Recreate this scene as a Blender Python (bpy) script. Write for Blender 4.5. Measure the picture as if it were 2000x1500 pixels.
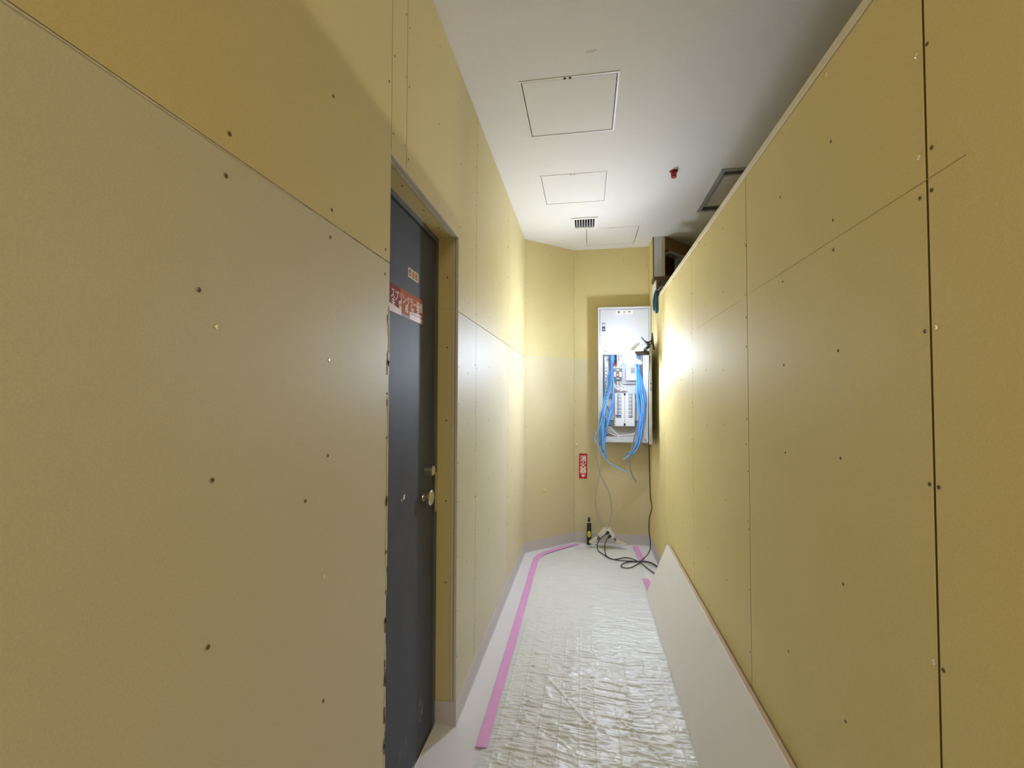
import bpy, bmesh, math, random
import numpy as np
from mathutils import Vector, Matrix

random.seed(7)
SC = bpy.context.scene
COL = SC.collection
for o in list(bpy.data.objects):
    bpy.data.objects.remove(o)

# ------------------------------------------------------------------ camera
F_PX = 890.0
YAW, PITCH, ROLL = 0.16209, 0.029994, 0.002841
H = 1.40
def cam_axes():
    cy, sy, cp, sp = math.cos(YAW), math.sin(YAW), math.cos(PITCH), math.sin(PITCH)
    f = Vector((-sy*cp, cy*cp, sp)); r = Vector((cy, sy, 0)); u = r.cross(f)
    c, s = math.cos(ROLL), math.sin(ROLL)
    return c*r+s*u, -s*r+c*u, f
CR, CU, CF = cam_axes()
CAMLOC = Vector((0, 0, H))
cam_d = bpy.data.cameras.new('camera')
cam = bpy.data.objects.new('camera', cam_d); COL.objects.link(cam)
cam.matrix_world = Matrix(((CR.x, CU.x, -CF.x, 0), (CR.y, CU.y, -CF.y, 0), (CR.z, CU.z, -CF.z, H), (0, 0, 0, 1)))
cam_d.sensor_width = 36; cam_d.lens = F_PX/2000*36
cam_d.clip_start = 0.02; cam_d.clip_end = 100
SC.camera = cam

# ------------------------------------------------------------------ world, lights, exposure
SC.view_settings.view_transform = 'Standard'
SC.view_settings.look = 'None'
SC.view_settings.gamma = 1.0
SC.view_settings.use_curve_mapping = False
SC.view_settings.exposure = 0.58
LED = 265.0          # radiance of the work lamp's leaves
w = bpy.data.worlds.new('world'); SC.world = w; w.use_nodes = True
w.node_tree.nodes['Background'].inputs[0].default_value = (1.0, 0.90, 0.68, 1)
w.node_tree.nodes['Background'].inputs[1].default_value = 0.27
def area(name, loc, target, size, size_y, power, col):
    d = bpy.data.lights.new(name, 'AREA'); d.shape = 'RECTANGLE'; d.size = size; d.size_y = size_y
    d.energy = power; d.color = col
    o = bpy.data.objects.new(name, d); COL.objects.link(o); o.location = loc
    o.rotation_euler = (Vector(target)-Vector(loc)).to_track_quat('-Z', 'Y').to_euler()
    return o
area('corridor_ceiling_light', (0.02, -1.5, 2.80), (0.02, -1.2, 0), 0.6, 1.2, 20, (1.0, 0.90, 0.68))  # added warm fill behind the camera to lift the near walls
area('side_room_light', (8.0, 0.2, 2.72), (0, 0.7, 2.3), 0.5, 0.25, 62, (1.0, 0.95, 0.85))

# ------------------------------------------------------------------ scene measures (metres)
XL, XR, ZC = -0.555, 0.593, 2.86
YD0, YD1 = 1.222, 1.925          # door opening along the left wall
YL1 = 4.12                       # end of the straight left wall
CB = (-0.12, 4.51)               # corner of diagonal and back wall
YB = 4.51
ZP = 2.235                       # partition height under its cap

def ray(x, y):
    return CR*((x-1000)/F_PX) - CU*((y-750)/F_PX) + CF
def onX(x, y, X): d = ray(x, y); return CAMLOC + d*(X/d.x)
def onY(x, y, Y): d = ray(x, y); return CAMLOC + d*(Y/d.y)
def onZ(x, y, Z): d = ray(x, y); return CAMLOC + d*((Z-H)/d.z)

# ------------------------------------------------------------------ materials
def mat(name, col, rough=0.6, metal=0.0, spec=0.5, noise=None, bump=None, emit=None, var=0.06, coat=0.0, alpha=None, trans=0.0):
    m = bpy.data.materials.new(name); m.use_nodes = True
    nt = m.node_tree; b = nt.nodes['Principled BSDF']
    b.inputs['Base Color'].default_value = (*col, 1); b.inputs['Roughness'].default_value = rough
    b.inputs['Metallic'].default_value = metal; b.inputs['Specular IOR Level'].default_value = spec
    b.inputs['Coat Weight'].default_value = coat
    if trans: b.inputs['Transmission Weight'].default_value = trans
    if alpha is not None: b.inputs['Alpha'].default_value = alpha
    tc = None
    if noise or bump:
        tc = nt.nodes.new('ShaderNodeNewGeometry')
    if noise:
        n = nt.nodes.new('ShaderNodeTexNoise'); n.inputs['Scale'].default_value = noise; n.inputs['Detail'].default_value = 5
        nt.links.new(tc.outputs['Position'], n.inputs['Vector'])
        mx = nt.nodes.new('ShaderNodeMix'); mx.data_type = 'RGBA'
        mx.inputs[6].default_value = (*[max(0, c*(1-var)) for c in col], 1)
        mx.inputs[7].default_value = (*[min(1, c*(1+var)) for c in col], 1)
        nt.links.new(n.outputs['Fac'], mx.inputs[0]); nt.links.new(mx.outputs[2], b.inputs['Base Color'])
    if bump:
        sc, st = bump
        n2 = nt.nodes.new('ShaderNodeTexNoise'); n2.inputs['Scale'].default_value = sc; n2.inputs['Detail'].default_value = 3
        nt.links.new(tc.outputs['Position'], n2.inputs['Vector'])
        bp = nt.nodes.new('ShaderNodeBump'); bp.inputs['Strength'].default_value = st; bp.inputs['Distance'].default_value = 0.001
        nt.links.new(n2.outputs['Fac'], bp.inputs['Height']); nt.links.new(bp.outputs['Normal'], b.inputs['Normal'])
    if emit:
        b.inputs['Emission Color'].default_value = (*emit[0], 1); b.inputs['Emission Strength'].default_value = emit[1]
    return m

def board_mat(name, col, rough, spec=0.3):
    """paper face of plasterboard: soft blotches plus fine fibre grain"""
    m = bpy.data.materials.new(name); m.use_nodes = True
    nt = m.node_tree; b = nt.nodes['Principled BSDF']
    b.inputs['Roughness'].default_value = rough; b.inputs['Specular IOR Level'].default_value = spec
    g = nt.nodes.new('ShaderNodeNewGeometry')
    n1 = nt.nodes.new('ShaderNodeTexNoise'); n1.inputs['Scale'].default_value = 2.2; n1.inputs['Detail'].default_value = 4
    n2 = nt.nodes.new('ShaderNodeTexNoise'); n2.inputs['Scale'].default_value = 330; n2.inputs['Detail'].default_value = 4
    for n in (n1, n2): nt.links.new(g.outputs['Position'], n.inputs['Vector'])
    a = nt.nodes.new('ShaderNodeMix'); a.data_type = 'RGBA'
    a.inputs[6].default_value = (col[0]*0.95, col[1]*0.95, col[2]*0.90, 1); a.inputs[7].default_value = (col[0]*1.04, col[1]*1.05, col[2]*1.12, 1)
    nt.links.new(n1.outputs['Fac'], a.inputs[0])
    c = nt.nodes.new('ShaderNodeMix'); c.data_type = 'RGBA'; c.blend_type = 'MULTIPLY'; c.inputs[0].default_value = 1.0
    r = nt.nodes.new('ShaderNodeMapRange'); r.inputs[1].default_value = 0.3; r.inputs[2].default_value = 0.7; r.inputs[3].default_value = 0.94; r.inputs[4].default_value = 1.04
    nt.links.new(n2.outputs['Fac'], r.inputs[0]); nt.links.new(a.outputs[2], c.inputs[6]); nt.links.new(r.outputs[0], c.inputs[7])
    nt.links.new(c.outputs[2], b.inputs['Base Color'])
    bp = nt.nodes.new('ShaderNodeBump'); bp.inputs['Strength'].default_value = 0.12; bp.inputs['Distance'].default_value = 0.0006
    nt.links.new(n2.outputs['Fac'], bp.inputs['Height']); nt.links.new(bp.outputs['Normal'], b.inputs['Normal'])
    return m

M = {}
M['board_yellow'] = board_mat('plasterboard_yellow', (0.66, 0.55, 0.265), 0.5)
M['board_pale'] = board_mat('plasterboard_pale', (0.625, 0.57, 0.41), 0.5, 0.28)
M['board_right'] = board_mat('plasterboard_tan', (0.79, 0.665, 0.32), 0.65, 0.2)
M['board_mid'] = board_mat('plasterboard_mid', (0.63, 0.545, 0.335), 0.5)
M['paper_side'] = mat('board_side_paper', (0.20, 0.14, 0.06), 0.9, noise=60, var=0.2)
M['gap'] = mat('joint_backing', (0.10, 0.07, 0.03), 0.9, noise=30)
M['gypsum'] = mat('gypsum_core', (0.62, 0.57, 0.47), 0.9, noise=120, var=0.25, bump=(200, 0.5))
M['ceiling'] = mat('ceiling_paper', (0.79, 0.76, 0.73), 0.75, noise=90, var=0.02, bump=(260, 0.5))
M['white_paint'] = mat('white_paint', (0.82, 0.80, 0.77), 0.45, noise=40, var=0.02)
M['floor'] = mat('floor_vinyl', (0.80, 0.775, 0.82), 0.4, noise=220, var=0.07, bump=(300, 0.05))
M['vinyl'] = mat('skirting_vinyl', (0.57, 0.54, 0.55), 0.5, noise=60, var=0.04)
M['door'] = mat('door_steel_paint', (0.085, 0.092, 0.122), 0.55, spec=0.15, noise=14, var=0.14, bump=(120, 0.05))
M['frame'] = mat('door_frame_paint', (0.11, 0.115, 0.135), 0.5, noise=20, var=0.1)
M['steel'] = mat('brushed_steel', (0.75, 0.70, 0.60), 0.28, metal=1.0, noise=80)
M['galv'] = mat('galvanised_steel', (0.62, 0.63, 0.64), 0.5, metal=0.35, noise=25, var=0.08)
M['screw'] = mat('screw_zinc', (0.16, 0.13, 0.07), 0.5, metal=0.5, noise=400, var=0.3)
M['screw_bright'] = mat('screw_bright', (0.85, 0.78, 0.6), 0.35, metal=0.6, noise=400, var=0.2)
M['torn'] = mat('torn_paper', (0.72, 0.64, 0.45), 0.9, noise=300, var=0.3)
M['dark'] = mat('dark_void', (0.012, 0.011, 0.010), 0.9, noise=30)
M['black'] = mat('black_plastic', (0.018, 0.018, 0.018), 0.4, noise=60, var=0.2)
M['grey_dark'] = mat('dark_grey_plastic', (0.11, 0.11, 0.12), 0.5, noise=60, var=0.1)
M['breaker'] = mat('breaker_plastic', (0.10, 0.105, 0.125), 0.45, noise=60, var=0.1)
M['white_pl'] = mat('white_plastic', (0.80, 0.80, 0.78), 0.35, noise=60, var=0.02)
M['ivory'] = mat('ivory_plastic', (0.70, 0.66, 0.55), 0.4, noise=60, var=0.04)
M['panel_white'] = mat('enclosure_white', (0.55, 0.555, 0.575), 0.4, noise=50, var=0.02)
M['grey_lt'] = mat('light_grey_plastic', (0.55, 0.58, 0.60), 0.45, noise=50, var=0.04)
M['slate'] = mat('slate_rail', (0.22, 0.27, 0.29), 0.5, noise=50, var=0.08)
M['blue'] = mat('blue_cable', (0.045, 0.24, 0.72), 0.38, noise=30, var=0.12)
M['blue_lt'] = mat('pale_blue_cable', (0.14, 0.43, 0.86), 0.38, noise=30, var=0.12)
M['blue_dk'] = mat('dark_blue_cable', (0.045, 0.16, 0.32), 0.35, noise=30, var=0.12)
M['cable_grey'] = mat('grey_cable', (0.42, 0.40, 0.34), 0.5, noise=40, var=0.08)
M['cable_violet'] = mat('grey_violet_cable', (0.22, 0.24, 0.36), 0.45, noise=40, var=0.08)
M['white_wire'] = mat('white_wire', (0.8, 0.78, 0.72), 0.4, noise=40, var=0.04)
M['red'] = mat('red_sign', (0.50, 0.012, 0.035), 0.35, noise=40, var=0.05)
M['red_cap'] = mat('red_cap', (0.32, 0.015, 0.02), 0.4, noise=40, var=0.1)
M['red_dark'] = mat('dark_red_film', (0.22, 0.02, 0.03), 0.3, noise=30, var=0.15)
M['orange'] = mat('orange_red_film', (0.52, 0.13, 0.04), 0.6, spec=0.06, noise=9, var=0.3)
M['mauve'] = mat('mauve_film', (0.30, 0.045, 0.045), 0.6, spec=0.06, noise=9, var=0.2)
M['pinkwhite'] = mat('pale_pink_film', (0.74, 0.50, 0.47), 0.4, noise=25, var=0.12)
M['sticker'] = mat('cream_sticker', (0.72, 0.63, 0.45), 0.4, noise=40, var=0.05)
M['sticker_red'] = mat('sticker_orange_ink', (0.55, 0.20, 0.07), 0.5, noise=40)
M['sticker_dk'] = mat('sticker_brown_ink', (0.20, 0.10, 0.03), 0.5, noise=40)
M['ink_white'] = mat('white_ink', (0.85, 0.80, 0.74), 0.45, noise=40, var=0.03)
M['ink_pale'] = mat('pale_ink', (0.74, 0.60, 0.48), 0.45, noise=30, var=0.1)
M['ink_dark'] = mat('dark_ink', (0.03, 0.035, 0.06), 0.5, noise=40)
M['pink'] = mat('pink_tape', (0.80, 0.39, 0.75), 0.5, noise=12, var=0.07, bump=(90, 0.15))
M['yellow'] = mat('yellow_label', (0.90, 0.87, 0.02), 0.4, noise=40, var=0.05)
M['olive_yellow'] = mat('olive_yellow_ink', (0.50, 0.42, 0.01), 0.4, noise=40, var=0.05)
M['timber'] = mat('brown_timber', (0.14, 0.075, 0.03), 0.7, noise=25, var=0.3)
M['edge_wood'] = mat('pinkish_board_edge', (0.62, 0.48, 0.37), 0.5, noise=45, var=0.12)
M['lean'] = mat('white_board_face', (0.83, 0.795, 0.76), 0.55, noise=6, var=0.03, bump=(150, 0.1))
M['cream'] = mat('cream_trim', (0.80, 0.73, 0.57), 0.5, noise=30, var=0.05)
M['brown_panel'] = mat('brown_panel', (0.13, 0.045, 0.025), 0.6, noise=10, var=0.15)
M['olive'] = mat('plasterboard_olive', (0.30, 0.22, 0.07), 0.8, noise=10, var=0.15)  # yellow board darkened, the side room's shade put into its colour
M['hatch_lid'] = mat('beige_hatch_lid', (0.66, 0.61, 0.55), 0.6, noise=14, var=0.05)
M['hatch_metal'] = mat('grey_hatch_frame', (0.42, 0.43, 0.44), 0.4, metal=0.1, noise=30, var=0.1)
M['led'] = mat('led_diffuser', (0.9, 0.9, 0.9), 0.4, emit=((0.88, 1.0, 1.22), LED))
M['pencil'] = mat('pencil_line', (0.47, 0.37, 0.17), 0.8, noise=60, var=0.2)
M['scuff'] = mat('grey_scuff', (0.36, 0.38, 0.42), 0.6, noise=90, var=0.3)
M['clear'] = mat('clear_film', (0.85, 0.88, 0.86), 0.12, noise=20, var=0.02, alpha=0.35)

def sheet_mat():
    m = bpy.data.materials.new('woven_sheet'); m.use_nodes = True
    nt = m.node_tree; b = nt.nodes['Principled BSDF']
    b.inputs['Roughness'].default_value = 0.24; b.inputs['Specular IOR Level'].default_value = 0.55
    g = nt.nodes.new('ShaderNodeNewGeometry')
    n = nt.nodes.new('ShaderNodeTexNoise'); n.inputs['Scale'].default_value = 7; n.inputs['Detail'].default_value = 5
    nt.links.new(g.outputs['Position'], n.inputs['Vector'])
    mx = nt.nodes.new('ShaderNodeMix'); mx.data_type = 'RGBA'
    mx.inputs[6].default_value = (0.72, 0.74, 0.77, 1); mx.inputs[7].default_value = (0.82, 0.84, 0.87, 1)
    nt.links.new(n.outputs['Fac'], mx.inputs[0]); nt.links.new(mx.outputs[2], b.inputs['Base Color'])
    hs = []
    for d in ('X', 'Y'):
        wv = nt.nodes.new('ShaderNodeTexWave'); wv.bands_direction = d; wv.inputs['Scale'].default_value = 70
        wv.inputs['Distortion'].default_value = 0.6
        nt.links.new(g.outputs['Position'], wv.inputs['Vector']); hs.append(wv)
    ad = nt.nodes.new('ShaderNodeMath'); ad.operation = 'ADD'
    nt.links.new(hs[0].outputs['Fac'], ad.inputs[0]); nt.links.new(hs[1].outputs['Fac'], ad.inputs[1])
    bp = nt.nodes.new('ShaderNodeBump'); bp.inputs['Strength'].default_value = 0.25; bp.inputs['Distance'].default_value = 0.0006
    nt.links.new(ad.outputs[0], bp.inputs['Height']); nt.links.new(bp.outputs['Normal'], b.inputs['Normal'])
    return m
M['sheet'] = sheet_mat()

# ------------------------------------------------------------------ helpers
def wloc(o):
    v = Vector((0, 0, 0))
    while o is not None:
        v += o.location; o = o.parent
    return v
def obj(name, bm, m, parent=None, kind=None, label=None, smooth=False, origin=None):
    """link a bmesh built in world coordinates as one mesh object (child of parent when given)"""
    me = bpy.data.meshes.new(name)
    base = Vector(origin) if origin is not None else (wloc(parent) if parent else Vector((0, 0, 0)))
    for v in bm.verts: v.co -= base
    bmesh.ops.recalc_face_normals(bm, faces=bm.faces[:])
    bm.to_mesh(me); bm.free()
    ms = m if isinstance(m, (list, tuple)) else [m]
    for q in ms: me.materials.append(M[q] if isinstance(q, str) else q)
    if smooth:
        for p in me.polygons: p.use_smooth = True
    o = bpy.data.objects.new(name, me); COL.objects.link(o)
    o.location = base - (wloc(parent) if parent else Vector((0, 0, 0)))
    if parent: o.parent = parent
    if kind: o['kind'] = kind
    if label: o['label'] = label
    return o
def thing(name, loc, label, cat, group=None):
    o = bpy.data.objects.new(name, None); COL.objects.link(o); o.location = loc
    o.empty_display_size = 0.05
    o['label'] = label; o['category'] = cat
    if group: o['group'] = group
    return o
def tag(o, label, cat, group=None):
    o['label'] = label; o['category'] = cat
    if group: o['group'] = group
    return o
def struct_root(name, loc):
    o = bpy.data.objects.new(name, None); COL.objects.link(o); o.location = loc; o['kind'] = 'structure'; o.empty_display_size = 0.05
    return o
def basis(u, v, n, p):
    u, v, n, p = map(Vector, (u, v, n, p))
    return Matrix(((u.x, v.x, n.x, p.x), (u.y, v.y, n.y, p.y), (u.z, v.z, n.z, p.z), (0, 0, 0, 1)))
def box(bm, a, b, mx=None, bev=0.0):
    lo = Vector([min(a[i], b[i]) for i in range(3)]); hi = Vector([max(a[i], b[i]) for i in range(3)])
    r = bmesh.ops.create_cube(bm, size=1.0)['verts']
    for v in r: v.co = Vector([lo[i]+(v.co[i]+0.5)*(hi[i]-lo[i]) for i in range(3)])
    if bev > 0:
        es = list({e for v in r for e in v.link_edges})
        rr = bmesh.ops.bevel(bm, geom=es, offset=bev, segments=1, affect='EDGES', profile=0.5)
        vs = {v for f in rr['faces'] for v in f.verts} | {v for v in r if v.is_valid}
        vs = list({w for v in vs for f in v.link_faces for w in f.verts})
        r = vs
    if mx is not None:
        for v in r: v.co = mx @ v.co
    return r
def prism(bm, pts, depth, mx):
    """polygon pts (u,v) in plane of mx, extruded from n=0 to n=depth"""
    a = [bm.verts.new(mx @ Vector((p[0], p[1], 0))) for p in pts]
    b = [bm.verts.new(mx @ Vector((p[0], p[1], depth))) for p in pts]
    bm.faces.new(a[::-1]); bm.faces.new(b)
    for i in range(len(pts)):
        j = (i+1) % len(pts); bm.faces.new((a[i], a[j], b[j], b[i]))
def frame_of(d):
    d = Vector(d).normalized()
    a = Vector((0, 0, 1)) if abs(d.z) < 0.9 else Vector((1, 0, 0))
    u = d.cross(a).normalized(); return u, d.cross(u).normalized(), d
def cyl(bm, p, q, r0, r1=None, seg=16):
    r1 = r0 if r1 is None else r1
    lathe(bm, p, Vector(q)-Vector(p), [(0, 0), (0, r0), ((Vector(q)-Vector(p)).length, r1), ((Vector(q)-Vector(p)).length, 0)], seg)
def lathe(bm, p, d, prof, seg=20):
    u, v, n = frame_of(d); p = Vector(p); rings = []
    for (t, r) in prof:
        if r < 1e-7: rings.append([bm.verts.new(p+n*t)])
        else: rings.append([bm.verts.new(p+n*t+u*(r*math.cos(2*math.pi*k/seg))+v*(r*math.sin(2*math.pi*k/seg))) for k in range(seg)])
    for a, b in zip(rings, rings[1:]):
        for k in range(seg):
            j = (k+1) % seg
            if len(a) == 1 and len(b) == 1: continue
            if len(a) == 1: bm.faces.new((a[0], b[j], b[k]))
            elif len(b) == 1: bm.faces.new((a[k], a[j], b[0]))
            else: bm.faces.new((a[k], a[j], b[j], b[k]))
def spline(pts, n=6):
    P = [Vector(p) for p in pts]
    if len(P) < 3: return P
    P = [P[0]*2-P[1]] + P + [P[-1]*2-P[-2]]; out = []
    for i in range(1, len(P)-2):
        for k in range(n):
            t = k/n
            out.append(0.5*((2*P[i])+(P[i+1]-P[i-1])*t+(2*P[i-1]-5*P[i]+4*P[i+1]-P[i+2])*t*t+(3*P[i]-P[i-1]-3*P[i+1]+P[i+2])*t**3))
    out.append(P[-2]); return out
def tube(bm, pts, r, seg=7, n=6, smooth=True, closed=False):
    P = spline(pts, n) if smooth else [Vector(p) for p in pts]
    rings = []; pu = None
    for i, p in enumerate(P):
        d = (P[min(i+1, len(P)-1)]-P[max(i-1, 0)]).normalized()
        if pu is None: u, v, _ = frame_of(d)
        else:
            u = (pu-d*pu.dot(d)).normalized(); v = d.cross(u)
        pu = u
        rr = r(i/(len(P)-1)) if callable(r) else r
        rings.append([bm.verts.new(p+u*(rr*math.cos(2*math.pi*k/seg))+v*(rr*math.sin(2*math.pi*k/seg))) for k in range(seg)])
    for a, b in zip(rings, rings[1:]):
        for k in range(seg):
            j = (k+1) % seg; bm.faces.new((a[k], a[j], b[j], b[k]))
    bm.faces.new(rings[0][::-1]); bm.faces.new(rings[-1])
FONTS = {}
def text_bm(bm, s, size, mx, bold=0.0, sx=1.0):
    """flat lettering centred on mx's origin, in mx's xy plane, slightly extruded"""
    cu = bpy.data.curves.new('lettering_curve', 'FONT'); cu.body = s; cu.size = size
    cu.align_x = 'CENTER'; cu.align_y = 'CENTER'; cu.extrude = 0.0003; cu.offset = bold; cu.resolution_u = 3
    o = bpy.data.objects.new('lettering_curve', cu); COL.objects.link(o)
    dg = bpy.context.evaluated_depsgraph_get(); dg.update()
    me = bpy.data.meshes.new_from_object(o.evaluated_get(dg))
    xs = [v.co.x for v in me.vertices]; ys = [v.co.y for v in me.vertices]
    cx = (min(xs)+max(xs))/2 if xs else 0; cy = (min(ys)+max(ys))/2 if ys else 0
    for v in me.vertices: v.co = mx @ Vector(((v.co.x-cx)*sx, v.co.y-cy, v.co.z))
    bm.from_mesh(me)
    bpy.data.objects.remove(o); bpy.data.curves.remove(cu); bpy.data.meshes.remove(me)
NB = bmesh.new

# value noise on arrays
def vnoise(x, y, seed):
    rng = np.random.RandomState(seed); tab = rng.rand(256, 256)
    xi = np.floor(x).astype(int); yi = np.floor(y).astype(int); fx = x-xi; fy = y-yi
    fx = fx*fx*(3-2*fx); fy = fy*fy*(3-2*fy)
    g = lambda a, b: tab[a % 256, b % 256]
    return (g(xi, yi)*(1-fx)+g(xi+1, yi)*fx)*(1-fy)+(g(xi, yi+1)*(1-fx)+g(xi+1, yi+1)*fx)*fy

# ------------------------------------------------------------------ floor
bm = NB(); box(bm, (-0.95, -2.8, -0.12), (2.7, 5.3, 0.0)); obj('floor', bm, 'floor', kind='structure')

# ------------------------------------------------------------------ ceiling with openings
ACC = [(-0.303, 2.045, 0.147, 2.495, 'first square ceiling access panel, the largest one nearest the viewer'),
       (-0.300, 2.955, 0.138, 3.400, 'middle square ceiling access panel, between the largest panel and the air vent'),
       (-0.004, 3.950, 0.450, 4.390, 'far ceiling access panel right beside the slatted air vent')]
VENT = (-0.103, 3.712, 0.078, 3.900)
HATCH = (0.865, 3.05, 1.36, 3.70)
holes = [a[:4] for a in ACC]+[VENT, HATCH]
xs = sorted({-0.95, 2.7, *[h[0] for h in holes], *[h[2] for h in holes]}); ys = sorted({-2.8, 5.3, *[h[1] for h in holes], *[h[3] for h in holes]})
bm = NB()
def inhole(x, y): return any(h[0] < x < h[2] and h[1] < y < h[3] for h in holes)
for i in range(len(xs)-1):
    for j in range(len(ys)-1):
        if inhole((xs[i]+xs[i+1])/2, (ys[j]+ys[j+1])/2): continue
        vs = [bm.verts.new((xs[a], ys[b], ZC)) for a, b in ((i, j), (i, j+1), (i+1, j+1), (i+1, j))]
        bm.faces.new(vs)
bmesh.ops.remove_doubles(bm, verts=bm.verts[:], dist=1e-5)
g = bmesh.ops.extrude_face_region(bm, geom=bm.faces[:])
for v in [e for e in g['geom'] if isinstance(e, bmesh.types.BMVert)]: v.co.z += 0.012
ceil_o = obj('ceiling', bm, 'ceiling', kind='structure')
def ring(bm, x0, y0, x1, y1, wd, z0, z1):
    box(bm, (x0, y0, z0), (x1, y0+wd, z1)); box(bm, (x0, y1-wd, z0), (x1, y1, z1))
    box(bm, (x0, y0+wd, z0), (x0+wd, y1-wd, z1)); box(bm, (x1-wd, y0+wd, z0), (x1, y1-wd, z1))
for k, (x0, y0, x1, y1, lab) in enumerate(ACC):
    t = thing('access_panel', ((x0+x1)/2, (y0+y1)/2, ZC), lab, 'access panel')
    bm = NB(); ring(bm, x0-0.004, y0-0.004, x1+0.004, y1+0.004, 0.009, ZC-0.0025, ZC-0.0002)
    ring(bm, x0, y0, x1, y1, 0.003, ZC-0.0002, ZC+0.03)
    obj('frame', bm, 'white_paint', t)
    g_ = (0.0085, 0.0075, 0.009)[k]
    bm = NB(); box(bm, (x0+g_, y0+g_, ZC-0.001), (x1-g_, y1-g_, ZC+0.012), bev=0.0015); obj('lid', bm, 'ceiling', t)
    bm = NB(); box(bm, (x0, y0, ZC+0.03), (x1, y1, ZC+0.034)); obj('backing', bm, 'dark', t)
    bm = NB()
    mxx = (x0+x1)/2-0.005
    for s in (-1, 1): lathe(bm, (mxx+s*0.012, y0+0.004, ZC-0.0025), (0, 0, -1), [(0, 0), (0, 0.007), (0.002, 0.006), (0.002, 0)], 10)
    obj('latch', bm, 'gap' if k == 0 else 'grey_lt', t, label='small round latches on the frame edge')
# vent
x0, y0, x1, y1 = VENT
t = thing('air_vent', ((x0+x1)/2, (y0+y1)/2, ZC), 'small white ceiling air vent with eight dark slots', 'vent')
bm = NB(); ring(bm, x0-0.016, y0-0.022, x1+0.016, y1+0.03, 0.026, ZC-0.008, ZC-0.0002)
obj('frame', bm, 'white_paint', t)
bm = NB(); ring(bm, x0, y0, x1, y1, 0.002, ZC, ZC+0.14); box(bm, (x0, y0, ZC+0.14), (x1, y1, ZC+0.144)); obj('duct', bm, 'dark', t)
for k in range(1, 8):
    xx = x0+0.004+(x1-x0-0.008)*k/8
    bm = NB(); box(bm, (xx-0.0022, y0+0.003, ZC-0.006), (xx+0.0022, y1-0.003, ZC+0.035)); obj('slat', bm, 'white_paint', t)
bm = NB(); box(bm, (x0+0.004, y1-0.012, ZC+0.004), (x1-0.004, y1-0.004, ZC+0.05)); obj('damper', bm, 'slate', t)
# recessed hatch over the far side of the partition
x0, y0, x1, y1 = HATCH
t = thing('ceiling_hatch', ((x0+x1)/2, (y0+y1)/2, ZC), 'recessed ceiling hatch with grey metal frame, partly hidden behind the right partition top', 'hatch')
bm = NB(); ring(bm, x0-0.012, y0-0.012, x1+0.012, y1+0.012, 0.028, ZC-0.006, ZC-0.0002); ring(bm, x0, y0, x1, y1, 0.004, ZC, ZC+0.09)
obj('frame', bm, 'hatch_metal', t)
bm = NB(); box(bm, (x0+0.036, y0+0.10, ZC+0.004), (x1-0.03, y1-0.075, ZC+0.02), bev=0.003); obj('lid', bm, 'hatch_lid', t)
bm = NB(); ring(bm, x0+0.022, y0+0.080, x1-0.02, y1-0.060, 0.015, ZC+0.003, ZC+0.022); obj('lid_rim', bm, 'hatch_metal', t)
bm = NB(); box(bm, (x0, y0, ZC+0.09), (x1, y1, ZC+0.095)); obj('backing', bm, 'dark', t)
# sprinkler
p = onZ(1316, 334, ZC)
t = thing('sprinkler', p, 'red capped sprinkler head on the white ceiling', 'sprinkler')
bm = NB(); lathe(bm, p, (0, 0, -1), [(0.0003, 0), (0.0003, 0.026), (0.006, 0.024), (0.006, 0)], 20); obj('escutcheon', bm, 'red_cap', t, smooth=False)
bm = NB(); lathe(bm, p+Vector((0, 0, -0.006)), (0, 0, -1), [(0, 0), (0, 0.017), (0.016, 0.018), (0.036, 0.0165), (0.036, 0)], 20); obj('cap', bm, 'red_cap', t)
bm = NB(); cyl(bm, p+Vector((-0.03, -0.006, -0.001)), p+Vector((-0.022, -0.006, -0.004)), 0.003, seg=8); obj('lug', bm, 'olive_yellow', t)
bm = NB()
for a in ((1149, 101, .010), (1157, 100, .009), (1163, 98, .007)):
    q = onZ(a[0], a[1], ZC); lathe(bm, q, (0, 0, -1), [(0.0002, 0), (0.0002, a[2]), (0.0005, a[2]*0.6), (0.0005, 0)], 9)
obj('smudge', bm, mat('grey_smudge', (0.62, 0.59, 0.55), 0.8, noise=80, var=0.1), ceil_o)

# ------------------------------------------------------------------ walls: plasterboards on backing
SCREW_ME = {}
def screw_mesh(kind):
    if kind in SCREW_ME: return SCREW_ME[kind]
    bm = NB()
    if kind == 'dark':
        lathe(bm, (0, 0, 0), (0, 0, 1), [(0.0002, 0.0040), (0.0009, 0.0036), (0.0003, 0.0018), (0.0003, 0)], 9)
    else:
        lathe(bm, (0, 0, 0), (0, 0, 1), [(0.0002, 0.0048), (0.0014, 0.0036), (0.0012, 0.0014), (0.0004, 0)], 9)
    me = bpy.data.meshes.new('screw'); bm.to_mesh(me); bm.free(); me.materials.append(M['screw' if kind == 'dark' else 'screw_bright'])
    SCREW_ME[kind] = me; return me
class Wall:
    """local frame of a wall face: p(s, z) = origin + u*s, outward normal n"""
    def __init__(s, o, u, n): s.o, s.u, s.n = Vector((*o, 0)), Vector((*u, 0)).normalized(), Vector((*n, 0)).normalized()
    def mx(s, a=0, z=0, d=0): return basis(s.u, (0, 0, 1), s.n, s.o+s.u*a+Vector((0, 0, z))+s.n*d)
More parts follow.
